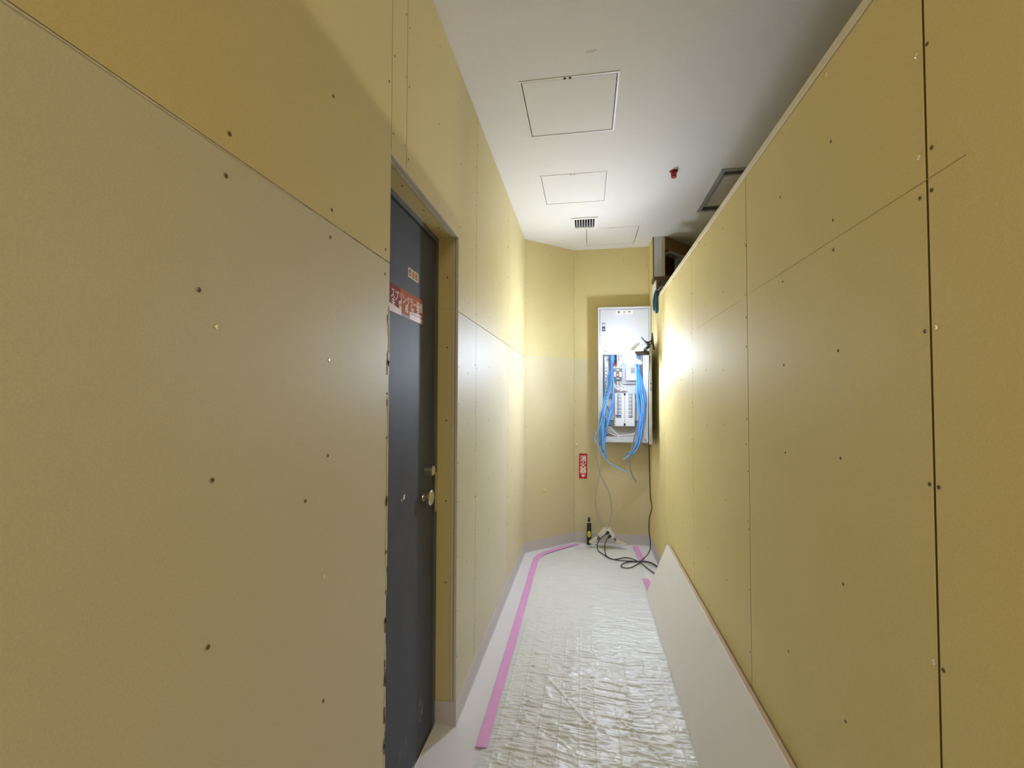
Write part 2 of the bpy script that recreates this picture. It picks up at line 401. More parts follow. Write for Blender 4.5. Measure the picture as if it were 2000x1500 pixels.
def board(wall, parent, s0, s1, z0, z1, m, gap=0.0012, proud=0.0, ncol=1, edges=True, jit=None, top_s=None):
    bm = NB(); mx = wall.mx(0, 0, proud)
    box(bm, (s0+gap, z0+gap, -0.0125), (s1-gap, z1-gap, 0.0), mx, bev=0.0005)
    bm.normal_update()
    for f in bm.faces:
        if abs(f.normal.dot(wall.n)) < 0.5: f.material_index = 1
    o = obj('plasterboard', bm, [m, 'paper_side'], parent)
    if edges or ncol:
        rnd = random.Random(int(abs(s0)*971+z0*313+abs(parent.location.x)*57)); bm = NB(); pts = []
        if edges:
            for s in (s0+0.014, s1-0.014):
                z = z0+0.06
                while z < z1-0.03: pts.append((s+rnd.uniform(-.003, .003), z+rnd.uniform(-.03, .03))); z += 0.215
        for k in range(ncol):
            s = s0+(s1-s0)*(k+1)/(ncol+1); z = z0+0.05
            while z < z1-0.03: pts.append((s+rnd.uniform(-.008, .008), z+rnd.uniform(-.04, .04))); z += 0.30
        for (s, z) in pts:
            c = mx @ Vector((s, z, 0.0)); r = rnd.uniform(0.0026, 0.0038)
            lathe(bm, c, wall.n, [(0.0003, r), (0.001, r*0.9), (0.0004, r*0.4), (0.0004, 0)], 6)
        if pts: obj('screw_heads', bm, 'screw', o, kind='stuff')
        else: bm.free()
    return o
def screws(wall, parent, lst, X):
    for (x, y, *k) in lst:
        p = onX(x, y, X); kind = k[0] if k else 'dark'
        s = bpy.data.objects.new('screw', screw_mesh(kind)); COL.objects.link(s); s.parent = parent
        u, v, n = frame_of(wall.n)
        s.matrix_local = Matrix.Translation(-wloc(parent)) @ basis(u, v, n, p)

# ---- left wall
WL = Wall((XL, 0), (0, 1), (1, 0))
bm = NB()
box(bm, (-0.90, -2.7, 0), (XL-0.013, YD0-0.002, ZC)); box(bm, (-0.90, YD1+0.014, 0), (XL-0.013, YL1+0.3, ZC)); box(bm, (-0.90, YD0, 2.125), (XL-0.013, YD1+0.02, ZC))
wl = obj('wall_left', bm, 'gap', kind='structure')
ZS = 1.778
board(WL, wl, -2.6, -0.60, 0, ZS+0.006, 'board_pale'); board(WL, wl, -2.6, -0.60, ZS+0.006, ZC, 'board_yellow')
b_hi_far = board(WL, wl, -0.60, 0.31, ZS+0.006, ZC, 'board_yellow', ncol=0, edges=False)
board(WL, wl, -0.60, 0.31, 0, ZS+0.006, 'board_pale', ncol=0, edges=False)
b_hi = board(WL, wl, 0.31, YD0, ZS+0.006, ZC, 'board_yellow', ncol=0, edges=False)
b_lo = board(WL, wl, 0.31, YD0-0.001, 0, ZS+0.006, 'board_pale', ncol=0, edges=False)
screws(WL, b_lo, [(441, 343), (424, 639, 'bright'), (414, 938), (406, 1264), (645, 463), (643, 703, 'bright'), (640, 890), (633, 1127, 'bright'), (631, 1369), (752, 535), (596, 979), (388, 566)], XL)
screws(WL, b_hi, [(448, 261), (651, 188), (648, 410), (753, 487), (760, 159)], XL)
board(WL, wl, YD0, 1.334, 2.105, ZC, 'board_yellow', ncol=0)
board(WL, wl, 1.334, 2.256, 2.105, ZC, 'board_yellow', ncol=2, gap=0.0016)
b_far = board(WL, wl, YD1, 2.256, ZS, 2.105+0.0024, 'board_yellow', ncol=1, edges=False)
board(WL, wl, 2.256, 3.20, ZS, ZC, 'board_yellow', ncol=2)
board(WL, wl, 3.20, YL1+.0012, ZS, ZC, 'board_yellow', ncol=2)
board(WL, wl, YD1, 2.256, 0, ZS, 'board_pale', ncol=1)
board(WL, wl, 2.256, 3.20, 0, ZS, 'board_pale', ncol=2)
board(WL, wl, 3.20, YL1+.0012, 0, ZS, 'board_mid', ncol=2)
bm = NB(); rnd = random.Random(12); st = []; s_ = 0.312
while s_ < YD0-0.01: st.append((s_, max(.0005, .0035*(1.0-(s_-.31)/1.0)+rnd.uniform(-.0008, .0012)))); s_ += .022
for (a, h1), (b, h2) in zip(st, st[1:]): prism(bm, [(a, -h1), (b, -h2), (b, -.0004), (a, -.0004)], 0.0006, WL.mx(0, ZS+0.006, 0.0002))
obj('paper_edge', bm, 'gypsum', b_lo)
# torn paper edge of the near board at the door opening
bm = NB(); rnd = random.Random(3)
zz = 0.02; pl = []
while zz < 1.66:
    pl.append((zz, rnd.uniform(0.001, 0.007) if rnd.random() < .65 else 0.0)); zz += rnd.uniform(0.012, 0.045)
for (za, wa), (zb, wb) in zip(pl, pl[1:]):
    if wa+wb < 0.002: continue
    vs = [bm.verts.new((XL+0.0006, YD0-0.002-a, z)) for a, z in ((0, za), (0, zb), (wb+.0004, zb), (wa+.0004, za))]
    vt = [bm.verts.new(v.co+Vector((0.0010, 0, 0))) for v in vs]
    bm.faces.new(vt)
    for i in range(4): bm.faces.new((vs[i], vs[(i+1) % 4], vt[(i+1) % 4], vt[i]))
obj('torn_edge', bm, 'torn', b_lo, label='ragged torn paper edge beside the door')
bm = NB(); rnd = random.Random(5)
for k in range(34):
    z = rnd.uniform(0.1, 1.7); h = rnd.choice((0.006, 0.01, 0.02, 0.04)); wd = rnd.uniform(0.002, 0.005)
    box(bm, (XL+0.0004, YD0-0.004-wd-rnd.uniform(0, .006), z), (XL+0.0019, YD0-0.004, z+h))
obj('chips', bm, 'screw', b_lo, kind='stuff')

# ---- door recess reveal
WJ = Wall((XL-0.027, YD1), (-1, 0), (0, -1))   # far jamb faces the viewer
bm = NB(); box(bm, (XL-0.027, YD1, 0), (-0.648, YD1+0.012, ZS)); jb = obj('plasterboard', bm, 'board_yellow', wl)
bm = NB(); box(bm, (XL-0.027, YD1, ZS+0.003), (-0.648, YD1+0.012, 2.105)); obj('plasterboard', bm, 'board_yellow', wl)
bm = NB(); box(bm, (XL-0.025, YD1+0.0005, ZS), (-0.648, YD1+0.012, ZS+0.003)); obj('joint_line', bm, 'torn', wl)
for i, (a, b) in enumerate(((0.0, 0.0115), (0.0135, 0.026))):
    bm = NB(); box(bm, (XL-a-0.0006, YD1-0.001, 0.0), (XL-b, YD1+0.012, 2.105)); obj('board_edge', bm, 'gypsum', wl, label='grey gypsum core edge of the doorway board')
    bm = NB(); box(bm, (XL-a-0.0006, YD0, 2.1035), (XL-b, YD1, 2.12)); obj('board_edge', bm, 'gypsum', wl)
bm = NB(); box(bm, (XL-0.027, YD0, 2.105), (-0.648, YD1, 2.12)); obj('soffit_board', bm, 'board_yellow', wl)
bm = NB()
for (y, z) in ((0, 1.93), (0, 1.62), (0, 1.30), (0, 0.95), (0, 0.6)):
    lathe(bm, (-0.605, YD1, z), (0, -1, 0), [(0.0003, 0.004), (0.001, 0.0035), (0.0003, 0.0015), (0.0003, 0)], 7)
for y in (1.42, 1.62, 1.8): lathe(bm, (-0.605, y, 2.105), (0, 0, -1), [(0.0003, 0.004), (0.001, 0.0035), (0.0003, 0.0015), (0.0003, 0)], 7)
obj('screw_heads', bm, 'screw', wl, kind='stuff')

# ---- door in the left wall
dr = struct_root('door_1', (-0.65, 1.57, 0)); dr['label'] = 'dark blue-grey steel door recessed in the left wall'
bm = NB(); box(bm, (-0.70, 1.24, 0.006), (-0.652, 1.888, 2.078), bev=0.0015); leaf = obj('door_leaf', bm, 'door', dr)
bm = NB(); box(bm, (-0.72, 1.891, 0), (-0.646, YD1-0.0005, 2.103)); box(bm, (-0.72, YD0, 2.083), (-0.646, 1.891, 2.104)); box(bm, (-0.72, YD0, 0), (-0.646, 1.237, 2.083))
box(bm, (-0.78, YD0, 0), (-0.72, YD1-0.0005, 2.104)); obj('door_frame', bm, 'frame', dr)
bm = NB(); box(bm, (-0.672, 1.225, 0), (-0.644, 1.89, 0.005)); obj('threshold', bm, 'steel', dr, label='thin bright metal threshold strip')
p = onX(842, 919, -0.63); q = Vector((-0.652, p.y, p.z))
bm = NB(); lathe(bm, q, (1, 0, 0), [(0, 0), (0, 0.021), (0.032, 0.0205), (0.034, 0.019), (0.034, 0)], 24); box(bm, (-0.619, q.y-0.002, q.z-0.012), (-0.615, q.y+0.002, q.z+0.012))
obj('deadbolt_cylinder', bm, 'steel', leaf, label='round brass-coloured lock cylinder above the knob')
p = onX(842, 972, -0.62); q = Vector((-0.652, p.y, p.z))
bm = NB(); lathe(bm, q, (1, 0, 0), [(0, 0), (0, 0.018), (0.004, 0.017), (0.005, 0.012), (0.016, 0.011), (0.018, 0.027), (0.022, 0.031), (0.032, 0.031), (0.036, 0.027), (0.037, 0)], 24)
obj('door_knob', bm, 'steel', leaf, label='round metal door knob', smooth=False)
bm = NB(); box(bm, (-0.6462, 1.9, 0.905), (-0.6445, 1.922, 1.075), bev=0.0006); obj('strike_plate', bm, 'steel', dr)
bm = NB()
for (x, y, s) in ((789, 972, 1.0), (784, 978, .4)):
    c = onX(x, y, -0.6515); mxs = basis((0, 1, 0), (0, 0, 1), (1, 0, 0), c); e = 0.011*s
    prism(bm, [(-e*.8, -e*.7), (e*.7, -e*.5), (e, e), (-e*.5, e*.8)], 0.0006, mxs)
obj('paper_scrap', bm, 'white_pl', leaf, label='tiny white paper scrap stuck on the door')
bm = NB(); rnd = random.Random(11)
for k in range(9):
    c = onX(824+rnd.uniform(-6, 7), 1382+rnd.uniform(-16, 16), -0.6519); mxs = basis((0, 1, 0), (0, 0, 1), (1, 0, 0), c); h = rnd.uniform(.008, .02); e = rnd.uniform(.0008, .0022); s = rnd.uniform(.2, .6)
    prism(bm, [(-e-h*s, -h), (e-h*s, -h), (e*.4+h*s, h), (-e*.4+h*s, h)], 0.0004, mxs)
for k in range(5):
    c = onX(785+rnd.uniform(-8, 8), 1460+rnd.uniform(-30, 20), -0.6519); mxs = basis((0, 1, 0), (0, 0, 1), (1, 0, 0), c); h = rnd.uniform(.01, .03); e = .0006
    prism(bm, [(-e-h*.3, -h), (e-h*.3, -h), (e+h*.3, h), (-e+h*.3, h)], 0.0004, mxs)
obj('scuff_marks', bm, 'scuff', leaf, label='pale scuffs low on the door')

# signs on the door
def face_mx(p): return basis((0, 1, 0), (0, 0, 1), (1, 0, 0), p)
y0, y1, z0, z1 = 1.405, 1.748, 1.691, 1.788
t = thing('door_sign', (-0.6519, (y0+y1)/2, z0), 'red and orange sprinkler warning sign with torn pale lower edge on the dark door', 'sign')
mxs = face_mx((-0.6518, y0, z0)); wd, ht = y1-y0, z1-z0
bm = NB(); prism(bm, [(0, 0), (wd, 0), (wd, ht), (0, ht)], 0.0008, mxs); obj('base_plate', bm, 'red_dark', t)
mxs = face_mx((-0.6509, y0, z0))
bm = NB(); prism(bm, [(0.115, .012), (wd-.014, .012), (wd-.014, ht), (0.115, ht)], 0.0004, mxs); obj('orange_film', bm, 'orange', t)
bm = NB(); prism(bm, [(0.03, .03), (0.114, .024), (0.114, ht-.002), (0.03, ht-.002)], 0.0004, mxs); obj('mauve_film', bm, 'mauve', t)
mxs = face_mx((-0.65045, y0, z0))
bm = NB(); prism(bm, [(0.01, 0.001), (0.125, 0.001), (0.125, .018), (.09, .022), (.05, .026), (.01, .028)], 0.0005, mxs)
tp = [(0.20, 0.002), (wd-.004, 0.002)]
rnd = random.Random(2); zz = .004
while zz < .032: tp.append((wd-.010-rnd.uniform(0, .012), zz)); zz += .004
tp += [(wd-.006, .036), (wd-.02, .034), (.27, .034), (.23, .03), (.20, .028)]
prism(bm, tp, 0.0005, mxs); obj('torn_strip', bm, 'pinkwhite', t)
bm = NB()
prism(bm, [(.212, .022), (.33, .0245), (.33, .026), (.212, .0235)], 0.0009, mxs)
obj('faded_line', bm, 'mauve', t)
bm = NB()
for k, ch in enumerate('スプリンクラー設備'):
    text_bm(bm, ch, 0.040, face_mx((-0.6503, y0+0.052+k*0.0335, z0+0.064)), bold=0.0006, sx=0.82)
for k, ch in enumerate('未警戒区域'):
    text_bm(bm, ch, 0.034, face_mx((-0.6503, y0+0.056+k*0.0585, z0+0.0345-(0.004 if k > 2 else 0))), bold=0.0006, sx=0.9)
obj('lettering', bm, 'ink_pale', t)
a = onX(797, 521, -0.6518); b = onX(817, 549, -0.6518)
t = thing('door_sticker', (-0.6519, (a.y+b.y)/2, 1.855), 'small cream sticker with orange characters above the red sign on the door', 'sticker')
cy, cz = (a.y+b.y)/2, 1.866
mxs = face_mx((-0.6518, cy, cz))
bm = NB(); hw, hh, c = .053, .0185, .004
prism(bm, [(-hw+c, -hh), (hw-c, -hh), (hw, -hh+c), (hw, hh-c), (hw-c, hh), (-hw+c, hh), (-hw, hh-c), (-hw, -hh+c)], 0.0006, mxs); obj('sticker_base', bm, 'sticker', t)
bm = NB(); mxs = face_mx((-0.6511, cy-0.034, cz))
lathe(bm, mxs.translation, (1, 0, 0), [(0, 0.0135), (0.0004, 0.0135), (0.0004, 0.0)], 20); obj('round_mark', bm, 'sticker_dk', t)
bm = NB(); mxs = face_mx((-0.6506, cy-0.034, cz)); prism(bm, [(-.009, -.0045), (.009, -.0045), (.009, -.001), (-.009, -.001)], 0.0004, mxs); obj('mark_bar', bm, 'sticker', t)
bm = NB(); text_bm(bm, '禁', 0.030, face_mx((-0.6507, cy-0.001, cz)), 0.0005); text_bm(bm, '煙', 0.030, face_mx((-0.6507, cy+0.033, cz)), 0.0005); obj('lettering', bm, 'sticker_red', t)

# ---- diagonal wall
dv = Vector((CB[0]-XL, CB[1]-YL1)); dl = dv.length; dv.normalize()
WD = Wall((XL, YL1), (dv.x, dv.y), (dv.y, -dv.x))
bm = NB(); box(bm, (-0.02, 0, -0.12), (dl+0.05, ZC, -0.013), WD.mx()); wd_ = obj('wall_diagonal', bm, 'gap', kind='structure')
board(WD, wd_, 0.0, dl, ZS, ZC, 'board_yellow', ncol=1, gap=.0002); bdl = board(WD, wd_, 0.0, dl, 0, ZS, 'board_mid', ncol=1, gap=.0002)
bm = NB(); c = onY(1061, 958, 4.28); s = (Vector((c.x, c.y))-Vector((XL, YL1))).dot(dv); mxd = WD.mx(s, c.z, 0.0)
lathe(bm, mxd.translation, WD.n, [(0.0003, 0.020), (0.002, 0.017), (0.005, 0.010), (0.006, 0)], 14); obj('filled_patch', bm, 'board_yellow', bdl, label='small yellow filler bump', smooth=True)
# ---- back wall
WB = Wall((CB[0], YB), (1, 0), (0, -1)); bl = XR+0.09-CB[0]
bm = NB(); box(bm, (-0.02, 0, -0.14), (bl, ZC, -0.013), WB.mx()); wb = obj('wall_back', bm, 'gap', kind='structure')
board(WB, wb, 0.0, XR-CB[0], ZS, ZC, 'board_yellow', ncol=2, gap=.0002); board(WB, wb, 0.0, XR-CB[0], 0, ZS, 'board_mid', ncol=2, gap=.0002)
bm = NB(); p = onY(1127, 867, YB); box(bm, (p.x-.009, YB-.012, p.z-.010), (p.x+.007, YB-.0005, p.z+.008), bev=.002); cyl(bm, (p.x-.004, YB-.02, p.z-.004), (p.x-.004, YB-.01, p.z-.004), .004, seg=8)
tag(obj('wall_hook', bm, 'white_pl', origin=(p.x, YB, p.z)), 'tiny white plastic wall hook near the corner above the red sign', 'hook')
# chalky joint line on diagonal and back wall
for wl_, s0, s1, par in ((WD, 0.0, dl, wd_), (WB, 0.0, 0.21, wb)):
    bm = NB(); rnd = random.Random(9); s = s0+0.003; st = []
    while s < s1-0.004: st.append((s, rnd.uniform(.0015, .0048))); s += .018
    for (a, h1), (b, h2) in zip(st, st[1:]):
        prism(bm, [(a, -.002), (b, -.002), (b, h2), (a, h1)], 0.0006, wl_.mx(0, ZS, 0.0002))
    obj('paper_edge', bm, 'gypsum', par)

# ---- right partition
WR = Wall((XR, 0), (0, 1), (-1, 0))
bm = NB(); box(bm, (XR+0.013, -2.7, 0), (XR+0.085, 3.86, ZP)); box(bm, (XR+0.013, 3.86, 0), (XR+0.085, 4.05, 2.25)); box(bm, (XR+0.013, 4.05, 0), (XR+0.085, 4.24, 2.42)); box(bm, (XR+0.014, 4.242, 0), (XR+0.085, 4.6, ZC))
wr = obj('wall_right', bm, 'gap', kind='structure')
RS = [-2.7, -0.93, -0.02, 0.900, 1.814, 2.710, 3.652, 4.24]
RSC = {2: [(1790, 108, 'bright'), (1795, 307, 'bright'), (1797, 387), (1807, 647), (1816, 946), (1824, 1294, 'bright'), (1615, 145, 'bright'), (1623, 276), (1627, 430), (1628, 488), (1637, 685), (1642, 895), (1647, 1141), (1652, 1409), (1548, 209), (1524, 385), (1529, 550), (1531, 713), (1534, 884), (1540, 1272)],
       1: [(1811, 86), (1820, 288), (1820, 371), (1829, 640, 'bright'), (1834, 952), (1843, 1309)]}
rb = {}
for i in range(len(RS)-1):
    top = ZP if i < 6 else 2.42
    near = RS[i+1] < 1.9 and RS[i] > -0.1
    rb[i] = board(WR, wr, RS[i], RS[i+1], 0, top if RS[i] < 3.6 else 2.25, 'board_right', gap=(0.0028 if i == 2 or i == 3 else 0.0014), ncol=0 if near else 2, edges=not near)
    # reverse face
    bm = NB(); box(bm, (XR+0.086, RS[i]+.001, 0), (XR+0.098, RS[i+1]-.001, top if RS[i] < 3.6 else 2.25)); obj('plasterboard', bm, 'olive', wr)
board(WR, wr, 4.05, 4.24, 2.2515, 2.42, 'board_right', ncol=0, edges=False)
screws(WR, rb[3], RSC[2], XR); screws(WR, rb[2], RSC[1], XR)
screws(WR, rb[3], [(1458, 620), (1458, 868), (1463, 1034), (1457, 480)], XR)
bfar = board(WR, wr, 4.24, YB, 0, ZC, 'board_right', ncol=1)
bm = NB(); box(bm, (XR+0.014, 4.236, 2.42), (XR+0.083, 4.242, ZC)); obj('stud', bm, 'galv', wr, label='pale grey metal stud at the wall end')
for a, b in ((0.0845, 0.094), (0.096, 0.106)):
    bm = NB(); box(bm, (XR+a, 4.236, 0), (XR+b, 4.58, ZC)); obj('plasterboard', bm, 'board_yellow', wr)
# cream cap along the partition top
bm = NB(); box(bm, (XR-0.0035, -2.7, ZP-0.001), (XR+0.102, 3.84, ZP+0.026), bev=0.002); obj('cap_trim', bm, 'cream', wr, label='cream capping strip along the partition top')
# dark notches and pencil mark on the boards
bm = NB()
for (x, ya, yb) in ((1436, 358, 371), (1365, 462, 475), (1315, 535, 546)):
    a = onX(x, ya, XR); b = onX(x+0.5, yb, XR); box(bm, (XR-.0012, a.y-.0035, b.z), (XR-.0002, a.y+.0035, a.z))
obj('notch_marks', bm, 'timber', wr)
bm = NB()
box(bm, (XR-.0005, 0.815, 1.7855), (XR-.0001, 1.77, 1.7868)); box(bm, (XR-.0005, 1.9, 1.780), (XR-.0001, 2.6, 1.7815))
obj('pencil_mark', bm, 'pencil', wr)
bm = NB(); p = onX(1278, 561, XR)
prism(bm, [(-.10, -.03), (-.05, -.05), (.0, -.035), (.04, -.05), (.09, -.02), (.1, .02), (.05, .035), (-.06, .03), (-.11, .0)], .0012, basis((0, 1, 0), (0, 0, 1), (-1, 0, 0), (XR-.0002, p.y+.02, p.z)))
obj('filler_patch', bm, 'white_paint', wr, label='rough white filler patch under the brown timber')
# ---- timber block over the partition end
bm = NB(); box(bm, (0.580, 4.10, 2.4215), (0.86, 4.22, 2.462), bev=0.002)
tag(obj('timber_block', bm, 'timber', origin=(0.58, 4.17, 2.41)), 'short brown timber block resting on the right wall end under the grey stud', 'timber')

# ---- space behind the partition: diagonal return wall, stud, brown panel
d2 = Vector((1, 1.08)).normalized(); WS = Wall((0.700, 4.235), (d2.x, d2.y), (d2.y, -d2.x))
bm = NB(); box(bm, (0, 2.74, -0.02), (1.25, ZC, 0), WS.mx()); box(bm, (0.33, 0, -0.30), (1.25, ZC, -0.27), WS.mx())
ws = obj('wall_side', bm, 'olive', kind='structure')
bm = NB(); box(bm, (0.07, 2.715, -0.06), (1.25, 2.74, 0.004), WS.mx()); obj('head_channel', bm, 'galv', ws)
bm = NB(); box(bm, (0.245, 0, -0.06), (0.295, 2.715, -0.01), WS.mx()); obj('stud', bm, 'galv', ws)
bm = NB(); box(bm, (0.75, 0, -0.06), (0.80, 2.715, -0.01), WS.mx()); obj('stud', bm, 'galv', ws)
bm = NB(); box(bm, (0.19, 0, -0.16), (0.40, 2.66, -0.14), WS.mx()); obj('brown_board', bm, 'brown_panel', ws)
bm = NB(); box(bm, (0.43, 0, -0.16), (0.9, 2.66, -0.14), WS.mx()); obj('brown_board', bm, 'brown_panel', ws)
bm = NB(); box(bm, (2.5, 1.3, 0), (2.6, 5.3, ZC)); box(bm, (2.5, -2.8, 0), (2.6, 1.3, 2.1)); box(bm, (2.5, -2.8, 2.1), (2.6, -1.0, ZC)); obj('wall_far_side', bm, 'board_yellow', kind='structure')  # unseen wall added to cut the side light off beyond the near part
bm = NB(); box(bm, (0.68, 5.15, 0), (2.6, 5.25, ZC)); box(bm, (0.68, -2.8, 0), (2.5, -2.7, ZC)); obj('wall_side_end', bm, 'board_yellow', kind='structure')  # unseen end walls, added to keep outside light out of the side room

# ------------------------------------------------------------------ baseboards
BH = 0.098
def skirting(name, pts):
    bm = NB()
    prof = [(0.0, 0.0), (0.007, 0.0), (0.0035, 0.006), (0.0028, BH-.006), (0.0015, BH), (0.0, BH)]
    P = [Vector((*p, 0)) for p in pts]; rings = []
    for i, p in enumerate(P):
        ns = []
        for a, b in ((i-1, i), (i, i+1)):
            if a < 0 or b >= len(P): continue
            d = (P[b]-P[a]).normalized(); ns.append(Vector((d.y, -d.x, 0)))
        n = sum(ns, Vector((0, 0, 0))).normalized(); k = 1/max(0.3, n.dot(ns[0]))
        rings.append([bm.verts.new(p+n*(o*k+0.0003)+Vector((0, 0, z))) for o, z in prof])
    for a, b in zip(rings, rings[1:]):
        for k in range(len(prof)): bm.faces.new((a[k], a[(k+1) % len(prof)], b[(k+1) % len(prof)], b[k]))
    bm.faces.new(rings[0]); bm.faces.new(rings[-1][::-1])
    return obj(name, bm, 'vinyl', kind='structure')
skirting('baseboard_left', [(-0.647, YD1-0.001), (XL-0.001, YD1-0.001), (XL, YL1)])
skirting('baseboard_diagonal', [(XL+.001, YL1+.001), CB])
skirting('baseboard_back', [(CB[0]+.002, YB), (XR-.003, YB)])
skirting('baseboard_right', [(XR, YB-.003), (XR, -2.6)])

# ------------------------------------------------------------------ plastic sheet on the floor
def floor_sheet():
    nx, ny = 330, 1150
    x0, x1, yA, yB = -0.415, 0.50, 0.95, 4.44
    u = np.linspace(0, 1, nx); v = np.linspace(0, 1, ny)**0.93
    X, Y = np.meshgrid(x0+(x1-x0)*u, yA+(yB-yA)*v)
    lft = x0+0.012*(vnoise(Y*2.2, Y*0+3, 1)-.5)-0.004*(Y < 1.85)
    lim = np.where(Y > 4.0, -0.412+(Y-4.0)/0.42*0.30, -9)          # cut corner at the diagonal wall
    rgt = 0.455+0.02*(vnoise(Y*1.7, Y*0+8, 2)-.5)
    lo = np.maximum(lft, lim); X = lo+(rgt-lo)*((X-x0)/(x1-x0))
    amp = np.clip((4.0-Y)/2.0, 0.22, 1.0)
    wx = X+0.03*vnoise(X*6, Y*5, 5); wy = Y+0.035*vnoise(X*5, Y*4, 6)+0.05*X
    rid = lambda n: 1-np.abs(2*n-1)
    h = 0.0066*rid(vnoise(wx*8, wy*36, 11))**4
    h += 0.0056*rid(vnoise(wx*13, wy*64, 12))**4
    h += 0.0024*rid(vnoise(wx*26, wy*110, 15))**2
    h += 0.0016*vnoise(wx*45, wy*70, 13)
    h *= (0.45+0.75*vnoise(X*22, Y*0.8, 14))
    cr = np.zeros_like(h)                                            # long fold lines
    rng = np.random.RandomState(4)
    for k in range(11):
        xc = x0+0.04+0.083*k+rng.uniform(-.012, .012); d = np.abs(X-xc-0.006*np.sin(Y*2+k))
        cr += 0.0015*np.exp(-(d/0.0035)**2)
    big = 0.004*np.clip(vnoise(X*3, Y*2.2, 21)-.5, 0, 1)
    for (ax, ay, bx, by, a_) in ((-0.22, 2.35, 0.05, 1.95, .005), (-0.30, 1.75, 0.02, 1.45, .005), (0.12, 2.1, 0.38, 1.75, .004), (-0.25, 2.0, -0.05, 1.85, .004), (0.0, 1.7, 0.35, 1.62, .004)):
        L = math.hypot(bx-ax, by-ay); tx, ty = (bx-ax)/L, (by-ay)/L
        s = (X-ax)*tx+(Y-ay)*ty; d = -(X-ax)*ty+(Y-ay)*tx+0.003*np.sin(s*25)
        h += a_*np.exp(-(d/0.007)**2)*np.clip(np.minimum(s, L-s)/0.05, 0, 1)
    Z = 0.0016+amp*(h+big)+cr*np.clip(amp, .3, 1)
    edge = np.minimum(np.linspace(0, 1, nx)/0.05, 1)[None, :]*np.minimum((1-np.linspace(0, 1, nx))/0.05, 1)[None, :]
    Z = 0.0016+(Z-0.0016)*(0.08+0.92*edge)
    far = np.clip((Y-4.40)/0.04, 0, 1); Z += far*0.004*np.sin(X*40)**2
    co = np.stack([X, Y, Z], -1).reshape(-1, 3)
    idx = np.arange(nx*ny).reshape(ny, nx)
    q = np.stack([idx[:-1, :-1], idx[:-1, 1:], idx[1:, 1:], idx[1:, :-1]], -1).reshape(-1, 4)
    me = bpy.data.meshes.new('floor_sheet')
    me.vertices.add(len(co)); me.vertices.foreach_set('co', co.ravel().astype(np.float32))
    me.loops.add(q.size); me.loops.foreach_set('vertex_index', q.ravel().astype(np.int32))
    me.polygons.add(len(q)); me.polygons.foreach_set('loop_start', np.arange(0, q.size, 4, dtype=np.int32))
    me.polygons.foreach_set('loop_total', np.full(len(q), 4, dtype=np.int32))
    me.polygons.foreach_set('use_smooth', np.ones(len(q), dtype=bool))
    me.update(calc_edges=True); me.validate()
    me.materials.append(M['sheet'])
    o = bpy.data.objects.new('floor_sheet', me); COL.objects.link(o)
    return tag(o, 'crinkled white woven plastic protective sheet covering the corridor floor', 'plastic sheet')
sheet = floor_sheet()
bm = NB()
st = spline([onZ(1330, 1462, 0.006), onZ(1341, 1472, 0.012), onZ(1344, 1486, 0.016), onZ(1338, 1500, 0.010), onZ(1330, 1515, 0.008)], 5)
for a, b in zip(st, st[1:]):
    wv = Vector((0.007, 0.004, 0.004)); vs = [bm.verts.new(q) for q in (a, a+wv, b+wv, b)]; bm.faces.new(vs)
obj('torn_flap', bm, 'clear', sheet, label='loose curled translucent strip near the leaning board')
# pink tapes
def tape(pts, w2, z, label, curl=False):
    bm = NB(); P = [Vector((*p, 0)) for p in pts]; L = []; R_ = []
    for i, p in enumerate(P):
        d = (P[min(i+1, len(P)-1)]-P[max(i-1, 0)]).normalized(); n = Vector((-d.y, d.x, 0))
        L.append(p+n*w2); R_.append(p-n*w2)
    zz = [z]*len(P)
    if curl: zz[0] = z+0.006; zz[1] = z
    vs = [(bm.verts.new(a+Vector((0, 0, k))), bm.verts.new(b+Vector((0, 0, k)))) for a, b, k in zip(L, R_, zz)]
    vt = [(bm.verts.new(a.co+Vector((0, 0, .0004))), bm.verts.new(b.co+Vector((0, 0, .0004)))) for a, b in vs]
    for i in range(len(P)-1):
        bm.faces.new((vs[i][0], vs[i][1], vs[i+1][1], vs[i+1][0])); bm.faces.new((vt[i][0], vt[i+1][0], vt[i+1][1], vt[i][1]))
        bm.faces.new((vs[i][0], vs[i+1][0], vt[i+1][0], vt[i][0])); bm.faces.new((vs[i][1], vt[i][1], vt[i+1][1], vs[i+1][1]))
    bm.faces.new((vs[0][0], vt[0][0], vt[0][1], vs[0][1])); bm.faces.new((vs[-1][0], vs[-1][1], vt[-1][1], vt[-1][0]))
    c = P[0]
    return tag(obj('masking_tape', bm, 'pink', origin=(c.x, c.y, 0)), label, 'tape')
tape([(-0.4165, 1.815), (-0.417, 1.845), (-0.420, 2.3), (-0.424, 2.8), (-0.430, 3.4), (-0.434, 3.8), (-0.432, 3.98), (-0.415, 4.06), (-0.36, 4.15), (-0.24, 4.29), (-0.085, 4.435)], 0.0235, 0.0078,
     'long pink tape strip along the left edge of the sheet, bending at the far corner')
a = [onZ(1240, 1067, .007), onZ(1255, 1097, .007)]
tape([(a[0].x, a[0].y), ((a[0].x+a[1].x)/2, (a[0].y+a[1].y)/2), (a[1].x, a[1].y)], 0.026, 0.0075, 'short pink tape strip far right on the sheet under the black cords')
tape([(0.446, 3.68), (0.452, 3.50), (0.456, 3.36)], 0.025, 0.0075, 'short pink tape strip beside the far corner of the leaning board')

